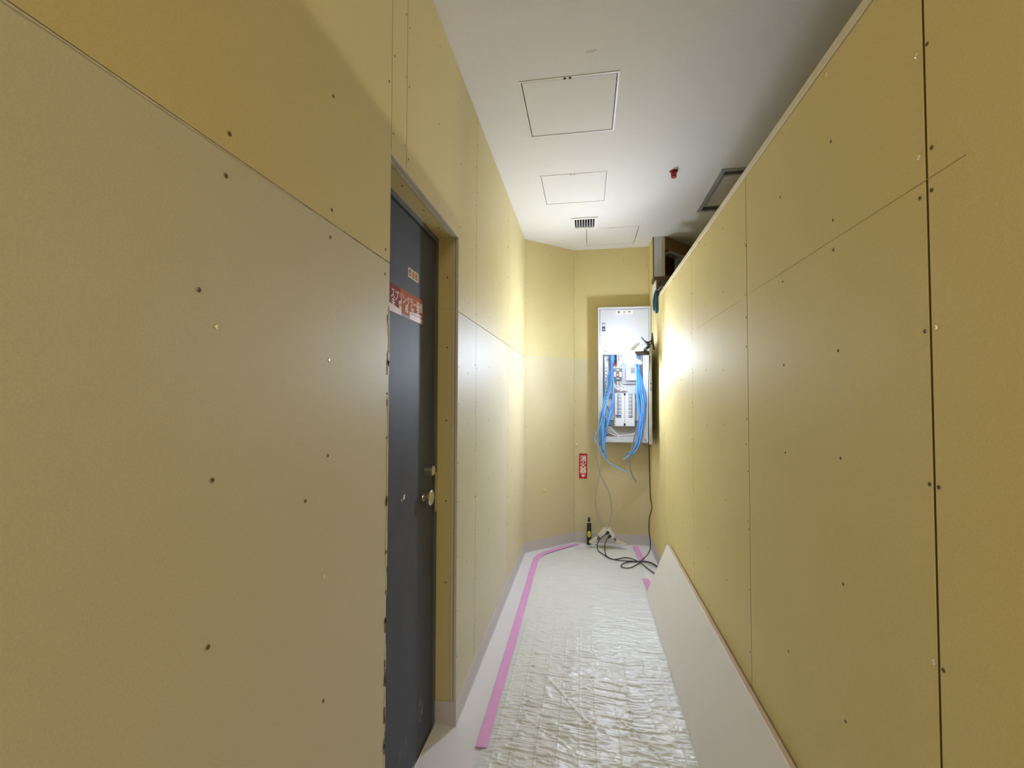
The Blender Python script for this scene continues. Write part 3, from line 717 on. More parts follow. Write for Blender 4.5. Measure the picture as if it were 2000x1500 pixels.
# ------------------------------------------------------------------ leaning board
zt = 0.352; xb, xt = 0.418, 0.562
nv = Vector((-(zt), 0, -(xb-xt)*-1)).normalized()   # placeholder normal, recomputed below
upv = Vector((xt-xb, 0, zt)).normalized(); nrm = Vector((-upv.z, 0, upv.x))
Lw = math.hypot(xt-xb, zt)
mxl = basis((0, 1, 0), upv, nrm, (xb, 1.0, 0.0095))
t = thing('leaning_board', (xb, 2.2, 0.0), 'long white board with pinkish wood edge leaning against the right wall', 'board')
bm = NB(); box(bm, (0, 0, -0.003), (2.405, Lw, 0.0), mxl, bev=0.0006); obj('face_sheet', bm, 'lean', t)
bm = NB(); box(bm, (0.0, 0.001, -0.027), (2.404, Lw-.0005, -0.0032), mxl, bev=0.001); obj('core', bm, 'edge_wood', t, label='pinkish wood core and top edge')

# ------------------------------------------------------------------ distribution panel
YF = 4.36
cx0, cx1, cz0, cz1 = 0.110, 0.588, 0.992, 2.250
zdiv = 1.868
t = thing('distribution_panel', ((cx0+cx1)/2, YF+.07, cz0), 'open white electrical distribution panel full of breakers and wires on the back wall', 'electrical panel')
bm = NB(); th = 0.004
box(bm, (cx0, YF, cz0), (cx0+th, YB-.0005, cz1)); box(bm, (cx1-th, YF, cz0), (cx1, YB-.0005, cz1))
box(bm, (cx0, YF, cz1-th), (cx1, YB-.0005, cz1)); box(bm, (cx0, YF, cz0), (cx1, YB-.0005, cz0+th)); box(bm, (cx0, YB-.005, cz0), (cx1, YB-.0005, cz1))
box(bm, (cx0, YF+.004, zdiv-.012), (cx1, YB-.0005, zdiv))
enc = obj('enclosure', bm, 'panel_white', t)
bm = NB()
ix0, ix1, iz0, iz1 = 0.152, 0.517, 1.040, 1.806
box(bm, (cx0, YF-.002, cz0), (ix0, YF+.003, zdiv-.002)); box(bm, (ix1, YF-.002, cz0), (cx1, YF+.003, zdiv-.002)); box(bm, (ix0, YF-.002, iz1), (ix1, YF+.003, zdiv-.002)); box(bm, (ix0, YF-.002, cz0), (ix1, YF+.003, iz0))
obj('front_flange', bm, 'panel_white', t)
bm = NB(); box(bm, (cx0-.002, YF-.010, cz0-.004), (cx1, YF-.002, cz0+.014), bev=.001); box(bm, (cx0-.002, YF-.010, cz0+.014), (cx0+.012, YF-.002, zdiv-.006)); box(bm, (cx0-.002, YF-.010, cz1-.018), (cx1, YF-.002, cz1+.002)); box(bm, (cx0-.002, YF-.010, zdiv+.022), (cx0+.014, YF-.002, cz1-.018)); box(bm, (cx1-.014, YF-.010, zdiv+.022), (cx1, YF-.002, cz1-.018)); box(bm, (cx0-.002, YF-.010, zdiv-.006), (cx1, YF-.002, zdiv+.022))
obj('rim', bm, 'panel_white', t)
bm = NB()
for x, z in ((0.170, 1.018), (0.535, 1.014), (0.175, 1.835), (0.172, 1.018)): lathe(bm, (x, YF-.002, z), (0, -1, 0), [(0.0, .0055), (.002, .005), (.001, .0)], 9)
obj('flange_screws', bm, 'gap', t)
# upper door
ud0, ud1, uz0, uz1 = 0.1265, 0.5715, zdiv+.0245, cz1-.0205
bm = NB(); box(bm, (ud0, YF-.008, uz0), (ud1, YF-.004, uz1), bev=.001); udoor = obj('upper_door', bm, 'panel_white', t)
bm = NB(); a = onY(1176, 631, YF-.008); b = onY(1182, 647, YF-.008); box(bm, (a.x, YF-.012, b.z), (b.x, YF-.0075, a.z), bev=.001); obj('lock_handle', bm, 'ink_dark', udoor)
bm = NB(); box(bm, (a.x+.003, YF-.0135, b.z+.045), (b.x-.003, YF-.0115, a.z-.008)); lathe(bm, ((a.x+b.x)/2, YF-.012, b.z+.018), (0, -1, 0), [(0, .007), (.003, .006), (.003, 0)], 12); obj('key_lock', bm, 'grey_lt', udoor)
a = onY(1202.5, 606.5, YF-.008); b = onY(1236, 613.2, YF-.008)
bm = NB(); box(bm, (a.x, YF-.0095, b.z), (b.x, YF-.0078, a.z)); obj('name_plate', bm, 'ink_white', udoor)
for k, ch in enumerate('動力盤'):
    bm = NB(); text_bm(bm, ch, 0.026, basis((1, 0, 0), (0, 0, 1), (0, -1, 0), (a.x+(b.x-a.x)*(0.20+0.30*k), YF-.0100, (a.z+b.z)/2)), 0.0006)
    obj('character', bm, 'ink_dark', udoor)
# lower door swung open towards the viewer
hx, hy, fx, fy = 0.560, YF-.012, 0.536, 3.925
dd = Vector((fx-hx, fy-hy, 0)); dL = dd.length; dd.normalize(); dn = Vector((dd.y, -dd.x, 0))   # dn points to -x (inside face)
if dn.x > 0: dn = -dn
mdo = basis(dd, (0, 0, 1), dn, (hx, hy, 1.014))
bm = NB(); hgt = 0.835
box(bm, (0, 0, -0.002), (dL, hgt, 0.0), mdo); box(bm, (dL-.002, 0, -.002), (dL, hgt, .018), mdo); box(bm, (0, 0, 0), (dL, .002, .018), mdo); box(bm, (0, hgt-.002, 0), (dL, hgt, .018), mdo); box(bm, (0, 0, 0), (.002, hgt, .014), mdo)
ldoor = obj('lower_door', bm, 'panel_white', t, label='lower panel door swung open, seen edge-on')
bm = NB(); box(bm, (0.06, 0.08, 0.001), (0.16, 0.78, .010), mdo, bev=.002); box(bm, (0.24, 0.08, 0.001), (0.34, 0.78, .010), mdo, bev=.002); obj('stiffener', bm, 'panel_white', ldoor)
bm = NB()
for z in (.60, .35): box(bm, (0.19, z, 0.0005), (0.205, z+.11, .006), mdo)
obj('gasket_slot', bm, 'grey_dark', ldoor)
bm = NB(); box(bm, (dL, .50, .003), (dL+.002, .515, .011), mdo); box(bm, (dL, .445, .003), (dL+.002, .475, .011), mdo); box(bm, (dL, .535, .003), (dL+.002, .542, .011), mdo); obj('latch', bm, 'grey_dark', ldoor)
bm = NB()
for z in (0.08, 0.70): cyl(bm, (hx-.012, hy-.002, 1.014+z), (hx-.012, hy-.002, 1.014+z+.05), .006, seg=10)
obj('hinge', bm, 'galv', t)

# interior
YI = YB-0.02
def P(x, y, Y): return onY(x, y, Y)
def ibox(bm, x0, y0, x1, y1, Ya, Yb, bev=0.0):
    a = P(x0, y0, Ya); b = P(x1, y1, Ya); box(bm, (a.x, Ya, b.z), (b.x, Yb, a.z), bev=bev)
bm = NB(); ibox(bm, 1180, 693, 1257, 840, YI-.004, YI); obj('back_plate', bm, 'white_pl', t)
bm = NB(); ibox(bm, 1204, 690, 1254, 750, YI-.03, YI-.004, .001); ibox(bm, 1207, 699, 1251, 747, YI-.034, YI-.03); obj('breaker_cover', bm, 'panel_white', t)
bm = NB(); ibox(bm, 1181, 709, 1187, 793, YI-.055, YI-.01, .001); duct = obj('wiring_duct', bm, 'white_pl', t)
bm = NB()
for k in range(11):
    a = P(1182.6, 717+k*6.7, YI-.055); b = P(1185.6, 720.5+k*6.7, YI-.055); box(bm, (a.x, YI-.0565, b.z), (b.x, YI-.0545, a.z), bev=.0006)
obj('duct_hole', bm, 'slate', duct)
for (y0, y1) in ((768, 779), (821, 833)):
    bm = NB(); ibox(bm, 1185, y0, 1252, y1, YI-.02, YI-.006); obj('mounting_rail', bm, 'slate', t)
bm = NB(); ibox(bm, 1180, 790, 1184, 842, YI-.05, YI-.01); obj('side_rail', bm, 'slate', t)
bm = NB(); ibox(bm, 1182, 832, 1256, 856, YI-.012, YI-.002); obj('lower_plate', bm, mat('shadow_plate', (0.50, 0.46, 0.38), 0.6, noise=30), t)  # warm beige bottom plate
# main breaker
YM = YI-.075
bm = NB(); ibox(bm, 1198, 719.5, 1215, 743, YM, YI-.03, .002); mb = obj('main_breaker', bm, 'breaker', t)
bm = NB(); ibox(bm, 1198.6, 726.3, 1203.4, 736, YM-.003, YM+.001); ibox(bm, 1209.4, 726.3, 1214.4, 736, YM-.003, YM+.001); obj('breaker_label', bm, 'grey_lt', mb)
bm = NB(); ibox(bm, 1203.6, 727, 1209.2, 736, YM-.006, YM+.001); obj('toggle_surround', bm, 'red_cap', mb)
bm = NB(); ibox(bm, 1204.8, 730.5, 1208, 733.8, YM-.018, YM-.004, .002); obj('toggle', bm, 'white_pl', mb)
bm = NB(); ibox(bm, 1203.6, 721.6, 1209.6, 723.4, YM-.002, YM+.001); ibox(bm, 1203.6, 738.8, 1209.6, 740, YM-.002, YM+.001); obj('breaker_print', bm, 'ink_white', mb)
for x in (1199.8, 1205.8, 1211.8):
    bm = NB(); ibox(bm, x-2, 715.6, x+2, 720, YM+.004, YI-.03, .002); obj('terminal_cover', bm, 'white_pl', mb)
# meter / earth leakage device
bm = NB(); ibox(bm, 1222.4, 719.5, 1244, 743.2, YM, YI-.03, .002); md = obj('meter_module', bm, 'grey_lt', t)
bm = NB(); ibox(bm, 1223.2, 736, 1243.6, 742, YM-.003, YM+.001); obj('terminal_strip', bm, 'white_pl', md)
bm = NB(); ibox(bm, 1232, 721.6, 1239.6, 729, YM-.002, YM+.001); obj('display', bm, 'slate', md)
bm = NB(); ibox(bm, 1231.6, 719.6, 1240, 720.8, YM-.002, YM+.001); obj('red_print', bm, 'red', md)
bm = NB(); c = P(1228, 727, YM); lathe(bm, c, (0, -1, 0), [(0, .017), (.008, .015), (.008, 0)], 16); obj('dial', bm, 'white_pl', md)
# branch breakers
YR = YI-.07
bm = NB(); ibox(bm, 1201, 767.5, 1240, 833, YR, YI-.02, .003); br = obj('branch_breakers', bm, 'white_pl', t)
bm = NB(); ibox(bm, 1205.6, 768.6, 1213.9, 816, YR-.001, YR+.002); ibox(bm, 1227.2, 768.6, 1235.4, 816, YR-.001, YR+.002); obj('module_tray', bm, 'slate', br, kind='stuff')
for s, xa, xb_ in ((-1, 1206, 1213.5), (1, 1227.6, 1235)):
    for k in range(13):
        y = 769+k*3.55
        bm = NB(); ibox(bm, xa, y, xb_, y+2.5, YR-.008, YR+.001)
        ibox(bm, (xa if s < 0 else xb_-2.2), y+.6, (xa+2.2 if s < 0 else xb_), y+2, YR-.016, YR-.007)
        obj('breaker_module', bm, 'white_pl' if k % 2 else 'panel_white', br)
bm = NB()
for s, xa in ((-1, 1206.2), (1, 1233.0)):
    for k in range(13): ibox(bm, xa, 769.7+k*3.55, xa+1.8, 771+k*3.55, YR-.0175, YR-.0155)
obj('toggle_tips', bm, 'slate', br, kind='stuff')
bm = NB(); ibox(bm, 1219.3, 770, 1221.2, 829, YR-.006, YR+.001); obj('bus_cover', bm, 'grey_lt', br)
bm = NB(); ibox(bm, 1218.3, 768, 1222, 772.5, YR-.009, YR+.001); ibox(bm, 1218.3, 827, 1222, 831.5, YR-.009, YR+.001); obj('end_screw', bm, 'black', br)
bm = NB(); ibox(bm, 1203, 810.6, 1213, 812.8, YR-.014, YR-.002); obj('blue_lock_bar', bm, mat('navy_bar', (0.02, 0.03, 0.30), 0.4, noise=40), br)
bm = NB()
for s in (1200.3, 1238.7):
    for k in range(4): ibox(bm, s-1.2, 818.5+k*3.8, s+1.4, 820.8+k*3.8, YR+.01, YR+.03, .002)
for s in (1200.8, 1239.6):
    for k in range(13): ibox(bm, s-.6, 769.4+k*3.55, s+.8, 770.9+k*3.55, YR-.002, YR+.02)
obj('terminal_lugs', bm, 'white_pl', br)
# bus connectors between main breaker and branch block
bm = NB()
for pts in ([(1200, 744), (1199, 750), (1202, 757), (1208, 761), (1214, 764)], [(1206, 744), (1206, 753), (1210, 758), (1219, 760)], [(1211, 744), (1213, 750), (1219, 756), (1222, 763)]):
    tube(bm, [P(x, y, YM-.004+.004*i) for i, (x, y) in enumerate(pts)], .0065)
ibox(bm, 1202, 752, 1208, 759, YM+.002, YM+.03, .003); ibox(bm, 1213, 754, 1222, 763, YM+.005, YM+.03, .003)
obj('busbar_link', bm, 'white_wire', t)
bm = NB()
for x, y in ((1200, 746), (1205, 750), (1213, 747), (1204, 756), (1218, 757), (1220, 764), (1215, 765), (1210, 762), (1224, 765)):
    c = P(x, y, YM-.008); lathe(bm, c, (0, -1, 0), [(0, .005), (.005, .005), (.005, 0)], 8)
obj('link_bolt', bm, 'breaker', t)
for name, m_, pts in (('feed_wire', 'black', [(1203, 690), (1203, 702), (1201, 709), (1200, 715)]), ('feed_wire', 'white_wire', [(1205, 690), (1206, 704), (1207, 715)]), ('feed_wire', 'grey_lt', [(1207, 690), (1210, 702), (1212, 715)]), ('feed_wire', 'grey_lt', [(1209, 690), (1213, 704), (1215, 714)])):
    bm = NB(); tube(bm, [P(x, y, YM-.005) for x, y in pts], .0075); obj(name, bm, m_, t)
bm = NB(); c = P(1199.5, 712, YM-.005); lathe(bm, c+Vector((0, 0, -.015)), (0, 0, 1), [(0, 0), (0, .010), (.03, .008), (.03, 0)], 12); obj('red_boot', bm, 'red', t)
for pts, m_ in (([(1181, 838), (1189, 834), (1198, 839), (1204, 847), (1210, 851)], 'white_wire'), ([(1183, 845), (1192, 839), (1202, 846), (1209, 852)], 'white_wire'), ([(1183, 849), (1190, 845), (1200, 850), (1210, 853)], 'white_wire'), ([(1209, 851), (1220, 850), (1234, 848), (1243, 843), (1248, 838)], 'white_wire'), ([(1209, 849), (1205, 845), (1201, 842)], 'cable_grey'), ([(1181, 852), (1190, 851), (1200, 854)], 'mauve'),
                ([(1182, 814), (1190, 813), (1202, 812)], 'white_wire'), ([(1190, 819), (1196, 816), (1202, 814)], 'white_wire'), ([(1184, 787), (1187, 795), (1189, 805), (1188, 815)], 'mauve'), ([(1240, 815), (1246, 818), (1252, 819)], 'white_wire'), ([(1184, 703), (1189, 702), (1194, 706)], 'blue_dk')):
    bm = NB(); tube(bm, [P(x, y, YI-.05) for x, y in pts], .0035); obj('loose_wire', bm, m_, t)

# ------------------------------------------------------------------ blue cables hanging out of the panel
def cable(pts, r, m_, label, group=None, name='cable', cat='cable', seg=7):
    """pts: (x, y, depth Y)"""
    bm = NB(); W = [onY(*p) for p in pts]; tube(bm, W, r, seg=seg)
    return tag(obj(name, bm, m_, smooth=True, origin=W[-1]), label, cat, group)
GL, GR = 'blue cables on the left side of the panel', 'blue cables on the right side of the panel'
LL = 'thin blue cable in the bundle hanging out of the left side of the open panel'
LR = 'thin blue cable in the bundle hanging out of the right side of the open panel'
ya, yb_ = YI-.06, YF-.03
def lc(pts, t0=740, t1=810):
    Ps = []
    for i, (x, y) in enumerate(pts):
        f = min(1, max(0, (y-t0)/(t1-t0))); Ps.append((x, y, ya+(yb_-ya)*f-0.006*(hash((x, y)) % 5)/5))
    return Ps
left = [[(1193, 690), (1193, 730), (1188, 760), (1180, 790), (1174, 815), (1172, 850), (1173, 870)],
        [(1195, 690), (1195, 735), (1191, 765), (1184, 790), (1180, 815), (1179, 850), (1180, 880)],
        [(1196, 690), (1197, 740), (1198, 770), (1194, 800), (1188, 825), (1181, 855), (1177, 885)],
        [(1198, 690), (1198, 730), (1198, 765), (1197, 790), (1190, 815), (1183, 845), (1180, 875), (1183, 897)],
        [(1200, 692), (1196, 705), (1197, 745), (1199, 775), (1195, 805), (1186, 835), (1179, 862), (1181, 890)],
        [(1192, 725), (1186, 740), (1183, 760), (1179, 785), (1176, 820), (1176, 855), (1178, 880)],
        [(1201, 690), (1199, 712), (1198, 752), (1196, 784), (1187, 812), (1184, 840), (1181, 870), (1182, 896)],
        [(1188, 768), (1183, 780), (1178, 800), (1176, 830), (1178, 866), (1184, 895)]]
for i, pts in enumerate(left):
    cable(lc(pts), .0062, ('blue', 'blue_lt', 'blue', 'blue_lt')[i % 4], LL, GL)
cable([(1197, 692, ya), (1196, 735, ya-.005), (1190, 768, ya-.05), (1180, 800, yb_-.01), (1172, 830, yb_-.015), (1163, 850, yb_-.02), (1161, 857, yb_-.02), (1167, 869, yb_-.02), (1176, 885, yb_-.02), (1187, 902, yb_-.02), (1200, 910, yb_-.02), (1213, 917, yb_-.02), (1223, 921, yb_-.02)],
      .0055, 'blue_lt', 'blue cable bulging left of the panel then curving lower right to a free end')
right = [[(1245, 722), (1246, 745), (1250, 770), (1256, 790), (1253, 815), (1249, 840), (1245, 865), (1236, 880), (1222, 887)],
         [(1247, 722), (1248, 750), (1252, 775), (1254, 800), (1250, 825), (1247, 850), (1241, 872), (1230, 888), (1218, 898)],
         [(1246, 722), (1245, 752), (1247, 780), (1250, 805), (1252, 830), (1250, 855), (1243, 877), (1234, 890)],
         [(1249, 722), (1255, 748), (1260, 775), (1257, 795), (1250, 812), (1246, 835), (1246, 860), (1238, 878)],
         [(1248, 722), (1252, 745), (1255, 775), (1257, 800), (1255, 825), (1252, 850), (1247, 872), (1236, 888)],
         [(1246, 722), (1250, 760), (1256, 795), (1254, 815), (1248, 830), (1248, 855), (1244, 870)],
         [(1244, 735), (1243, 765), (1246, 795), (1250, 815), (1249, 840), (1246, 862), (1238, 876)],
         [(1248, 722), (1252, 752), (1257, 783), (1258, 800), (1256, 820), (1249, 836), (1247, 856), (1242, 872)]]
for i, pts in enumerate(right):
    cable(lc([(pts[0][0]-1, 693)]+pts, 715, 765), .0062, ('blue', 'blue_lt', 'blue', 'blue', 'blue_lt')[i % 5], LR, GR)
cable([(1244, 760, ya), (1247, 795, ya-.04), (1247, 825, yb_), (1240, 850, yb_-.005), (1235, 872, yb_-.005), (1231, 890, yb_-.005), (1231, 912, yb_-.005), (1235, 928, yb_-.005), (1243, 941, yb_-.005)],
      .0055, 'cable_violet', 'grey-violet cable curling below the panel to the right of the blue ones')

# ------------------------------------------------------------------ work lamp clamped on the open door
HB = P(1224, 691, 3.92)
t = thing('clamp_work_lamp', P(1274, 676, 3.93), 'glowing white LED work lamp with folding leaves clamped on the open panel door', 'work lamp')
def leaf_part(base, d, n, L, W, led=True):
    d = Vector(d).normalized(); n = Vector(n); n = (n-d*n.dot(d)).normalized(); s = d.cross(n)
    def outline(l, w_):
        pts = []
        for k in range(17):
            a = math.pi*k/16
            pts.append((l*(0.5-0.5*math.cos(a)), w_*(math.sin(a)**0.6)*(0.72+0.28*(0.5-0.5*math.cos(a)))))
        return [(a, b) for a, b in pts]+[(a, -b) for a, b in pts[-2:0:-1]]
    bm = NB(); prism(bm, outline(L, W/2), -0.012, basis(d, s, n, base)); h = obj('lamp_leaf', bm, 'white_pl', t)
    if led:
        bm = NB(); prism(bm, outline(L*0.94, W/2*0.88), 0.003, basis(d, s, n, Vector(base)+d*L*.03+n*.0006)); obj('led_panel', bm, 'led', h)
leaf_part(HB+Vector((0, .01, .012)), (0.06, .05, 1), (-.72, -.68, .05), .150, .054)
leaf_part(HB+Vector((0.012, .0, .012)), (.65, -.12, .66), (-.5, .38, .75), .118, .048)
leaf_part(HB+Vector((0.02, -.0, -.03)), (.80, -.25, -.45), (-.60, -.38, -.8), .115, .062)
leaf_part(HB+Vector((-0.01, .02, -.01)), (-.45, .35, -.70), (-.45, .38, -.8), .12, .062)
bm = NB(); c = HB+Vector((.025, -.012, -.035)); lathe(bm, c, (-1.0, -1, -.12), [(-.03, 0), (-.03, .05), (-.004, .066), (0.0, .066), (0.0, 0)], 28); lh = obj('lamp_head', bm, 'white_pl', t)
bm = NB(); dv_ = Vector((-1.0, -1, -.12)).normalized(); lathe(bm, c+dv_*.0006, dv_, [(0, 0.060), (.004, .056), (.006, 0)], 28); obj('led_panel', bm, 'led', lh)
A = P(1228, 692, 3.93); B_ = P(1268, 689, 3.935)
bm = NB(); lathe(bm, A, B_-A, [(0, 0), (0, .022), (.05, .019), ((B_-A).length-.02, .019), ((B_-A).length, .016), ((B_-A).length, 0)], 18); obj('lamp_socket', bm, 'grey_dark', t)
# clamp: two levers, jaw, pivot
def flat(bm, pts, Y0, Y1):
    a = [bm.verts.new(onY(x, y, Y0)) for x, y in pts]; b = [bm.verts.new(onY(x, y, Y0)+Vector((0, Y1-Y0, 0))) for x, y in pts]
    bm.faces.new(a); bm.faces.new(b[::-1])
    for i in range(len(pts)): bm.faces.new((a[i], b[i], b[(i+1) % len(pts)], a[(i+1) % len(pts)]))
bm = NB(); flat(bm, [(1274, 649), (1275.2, 650), (1276.4, 660), (1277.4, 672), (1279, 682), (1276.2, 682.5), (1275, 674), (1273.5, 668), (1272, 664), (1273.4, 658)], 3.925, 3.965); obj('clamp_lever', bm, 'black', t)
bm = NB(); flat(bm, [(1252.4, 657.8), (1253.6, 658), (1260, 665), (1264, 666.8), (1268, 666.6), (1272, 663.6), (1275, 668), (1274.6, 672), (1270.5, 673.5), (1268, 676.5), (1265, 674.5), (1262, 669.5)], 3.92, 3.96); obj('clamp_lever', bm, 'black', t)
bm = NB(); flat(bm, [(1265.5, 674.5), (1269, 675.5), (1270.4, 678), (1263, 683), (1263, 686.5), (1267, 688), (1268, 692.8), (1264.5, 693), (1258, 689), (1258.2, 681), (1260, 679.5)], 3.915, 3.955); obj('clamp_arm', bm, 'black', t)
bm = NB(); c = P(1270.2, 670, 3.918); cyl(bm, c, c+Vector((0, -.006, 0)), .006, seg=10); c = P(1261, 681.8, 3.913); cyl(bm, c, c+Vector((0, -.006, 0)), .006, seg=10); obj('pivot_pin', bm, 'galv', t)

# lamp cord from the clamp down to the floor
def fl(x, y, z=0.012): return onZ(x, y, z)
bm = NB()
pts = [P(1268, 690, 3.95), P(1268.3, 700, 3.92), P(1267.2, 730, 3.92), P(1267, 780, 3.92), P(1266.8, 830, 3.92), P(1267.2, 862, 3.92), P(1268.4, 900, 3.93), P(1269.3, 940, 3.94), P(1270.4, 970, 3.95), P(1273.4, 992, 3.96), P(1268.2, 1012, 3.97), P(1267.6, 1035, 3.98), P(1270.2, 1060, 3.99), P(1268, 1078, 3.98),
       fl(1258, 1090, .02), fl(1247, 1100), fl(1236, 1107), fl(1226, 1109.5), fl(1216, 1108), fl(1213.5, 1104), fl(1221, 1099), fl(1236, 1097), fl(1256, 1097, .016), fl(1270, 1099), fl(1278, 1103), fl(1288, 1110)]
tube(bm, pts, .0042); tag(obj('lamp_cord', bm, 'black', smooth=True, origin=pts[-1]), 'thin black cord dropping from the lamp clamp to a loop on the sheet', 'cord')

# ------------------------------------------------------------------ power tap with two plugs
tp_ = thing('power_tap', onZ(1190, 1066, .008), 'ivory folding power tap standing like a tent with two black plugs by the back wall', 'power tap')
YT = 4.36
def bar(bm, a, b, wd_, th_, nrm_, bev=.003):
    a, b = Vector(a), Vector(b); d = (b-a); L = d.length; d.normalize(); n = Vector(nrm_); n = (n-d*n.dot(d)).normalized(); s = n.cross(d)
    m_ = basis(d, s, n, a); box(bm, (0, -wd_/2, -th_/2), (L, wd_/2, th_/2), m_, bev=bev); return m_
bm = NB(); mA = bar(bm, P(1184.5, 1033, YT), P(1172.5, 1048.5, YT), .058, .028, (-.35, -1, .35)); lb = obj('left_arm', bm, 'ivory', tp_)
bm = NB()
for k in (.022, .05): box(bm, (k, -.012, .0135), (k+.012, -.009, .0148), mA); box(bm, (k, .008, .0135), (k+.012, .011, .0148), mA)
box(bm, (.075, -.02, .0135), (.084, .02, .0145), mA); obj('outlet_slots', bm, 'grey_lt', lb)
bm = NB(); mB = bar(bm, P(1187, 1032.5, YT-.005), P(1198, 1050, YT-.005), .058, .024, (1, -.35, .4)); rb_ = obj('right_arm', bm, 'white_pl', tp_)
bm = NB(); cyl(bm, P(1183.5, 1030, YT), P(1186, 1033, YT), .012, .010, seg=12); obj('top_grommet', bm, 'grey_lt', tp_)
bm = NB(); flat(bm, [(1163.5, 1048.5), (1166.5, 1051), (1166, 1057), (1158, 1062.5), (1150.5, 1060.5), (1151, 1058)], YT-.02, YT+.015); obj('left_foot', bm, 'ivory', tp_)
bm = NB(); mC = bar(bm, P(1203, 1056.5, YT), P(1223, 1064.5, YT), .030, .020, (-.3, -1, .4), .003); box(bm, (0.004, -.003, .0095), (.09, .003, .0106), mC); obj('right_foot', bm, 'ivory', tp_)
bm = NB(); bar(bm, P(1170.5, 1049, YT), P(1166, 1053.5, YT), .02, .016, (0, -1, 0), .001); bar(bm, P(1199, 1051, YT), P(1203, 1056, YT), .014, .012, (0, -1, 0), .001); obj('hinge_neck', bm, 'grey_dark', tp_)
bm = NB(); c = onZ(1188, 1066, .007)
prism(bm, [(-.13, .02), (-.09, -.04), (-.03, -.055), (.05, -.05), (.12, -.02), (.13, .02), (.06, .04), (-.06, .04)], .003, basis((1, 0, 0), (0, 1, 0), (0, 0, 1), c)); obj('plastic_bag', bm, 'clear', tp_, label='scrap of clear film under the tap')
for k, (x, y, x2, y2) in enumerate(((1188, 1039.5, 1182, 1044.5), (1192, 1046.5, 1186.5, 1051.5))):
    bm = NB(); a = P(x, y, YT-.035); b = P(x2, y2, YT-.06); lathe(bm, a, b-a, [(0, 0), (0, .014), (.012, .015), (.024, .009), ((b-a).length, .005), ((b-a).length, 0)], 12)
    q = thing('power_plug', a, ('upper', 'lower')[k]+' black plug in the ivory power tap', 'plug'); obj('plug_body', bm, 'black', q)
    if k == 0: pts = [b, P(1175, 1050, YT-.075), P(1168.5, 1058, YT-.09), fl(1166.4, 1068, .03), fl(1169, 1076), fl(1179, 1083), fl(1188, 1089), fl(1201, 1093), fl(1218, 1095.5), fl(1240, 1096, .013), fl(1262, 1096.5, .014), fl(1274, 1100), fl(1288, 1109)]
    else: pts = [b, P(1183, 1058, YT-.08), fl(1181, 1068, .03), fl(1182, 1078), fl(1185, 1086), fl(1196, 1092), fl(1208, 1091.5), fl(1220, 1089, .012), fl(1232, 1090.5), fl(1245, 1096, .018), fl(1254, 1101), fl(1266, 1111), fl(1283, 1123)]
    bm = NB(); tube(bm, pts, .0042); obj('plug_cord', bm, 'black', q, smooth=True)
# the two grey supply cables above the tap
cable([(1168, 850, YF-.02), (1166, 875, YF-.025), (1165.5, 892, YF-.02), (1169, 912, YF-.01), (1173, 927, YF), (1182, 945, YF), (1190, 962, YF), (1194, 985, YF), (1194.5, 1000, YF), (1191.5, 1018, YF), (1185.5, 1032, YF)], .0058, 'cable_grey', 'grey cable bowing right above the power tap', 'grey cables feeding the tap')
cable([(1176, 862, YF-.02), (1174.5, 885, YF-.015), (1174, 905, YF-.012), (1170, 930, YF-.012), (1164.5, 955, YF-.01), (1163.5, 980, YF-.005), (1167, 1002, YF), (1175, 1020, YF), (1183.5, 1032, YF)], .0052, 'cable_grey', 'grey cable bowing left above the power tap', 'grey cables feeding the tap')

# ------------------------------------------------------------------ black cartridge standing by the back wall
p = onZ(1150.5, 1058.5, 0.0); p = Vector((p.x, min(p.y, 4.455), 0.0))
hg = 0.258
t = thing('cartridge_tube', p, 'slim black cartridge tube with yellow oval label standing against the back skirting', 'cartridge')
r = 0.0205
bm = NB(); lathe(bm, p, (0, 0, 1), [(0, 0), (0, r), (hg-.046, r), (hg-.046, 0)], 24); obj('tube_body', bm, 'black', t)
bm = NB(); lathe(bm, p+Vector((0, 0, hg-.046)), (0, 0, 1), [(0, 0), (0, r+.001), (.004, r+.001), (.004, 0)], 24); obj('white_rim', bm, 'white_pl', t)
bm = NB(); lathe(bm, p+Vector((0, 0, hg-.042)), (0, 0, 1), [(0, 0), (0, .013), (.022, .0125), (.026, .010), (.042, .010), (.042, 0)], 20); obj('cap', bm, 'black', t)
def wrap_oval(a_w, a_h, zc, rr):
    bm = NB(); n = 20; vs = []
    dirv = Vector((CAMLOC.x-p.x, CAMLOC.y-p.y, 0)).normalized(); ang0 = math.atan2(dirv.y, dirv.x)
    c0 = bm.verts.new(p+Vector((math.cos(ang0)*rr, math.sin(ang0)*rr, zc)))
    rings = []
    for q in (0.34, 0.67, 1.0):
        rings.append([bm.verts.new(p+Vector((math.cos(ang0+a_w*q*math.cos(2*math.pi*k/n))*rr, math.sin(ang0+a_w*q*math.cos(2*math.pi*k/n))*rr, zc+a_h*q*math.sin(2*math.pi*k/n)))) for k in range(n)])
    for k in range(n):
        bm.faces.new((c0, rings[0][k], rings[0][(k+1) % n]))
        for a, b in zip(rings, rings[1:]): bm.faces.new((a[k], b[k], b[(k+1) % n], a[(k+1) % n]))
    return bm
obj('oval_label', wrap_oval(0.85, .029, .105, r+.0005), 'yellow', t); obj('oval_print', wrap_oval(0.42, .018, .105, r+.001), 'olive_yellow', t)
bm = NB(); lathe(bm, p+Vector((0, 0, .036)), (0, 0, 1), [(0, r+.0004), (.003, r+.0004)], 24); obj('grey_band', bm, 'grey_dark', t)

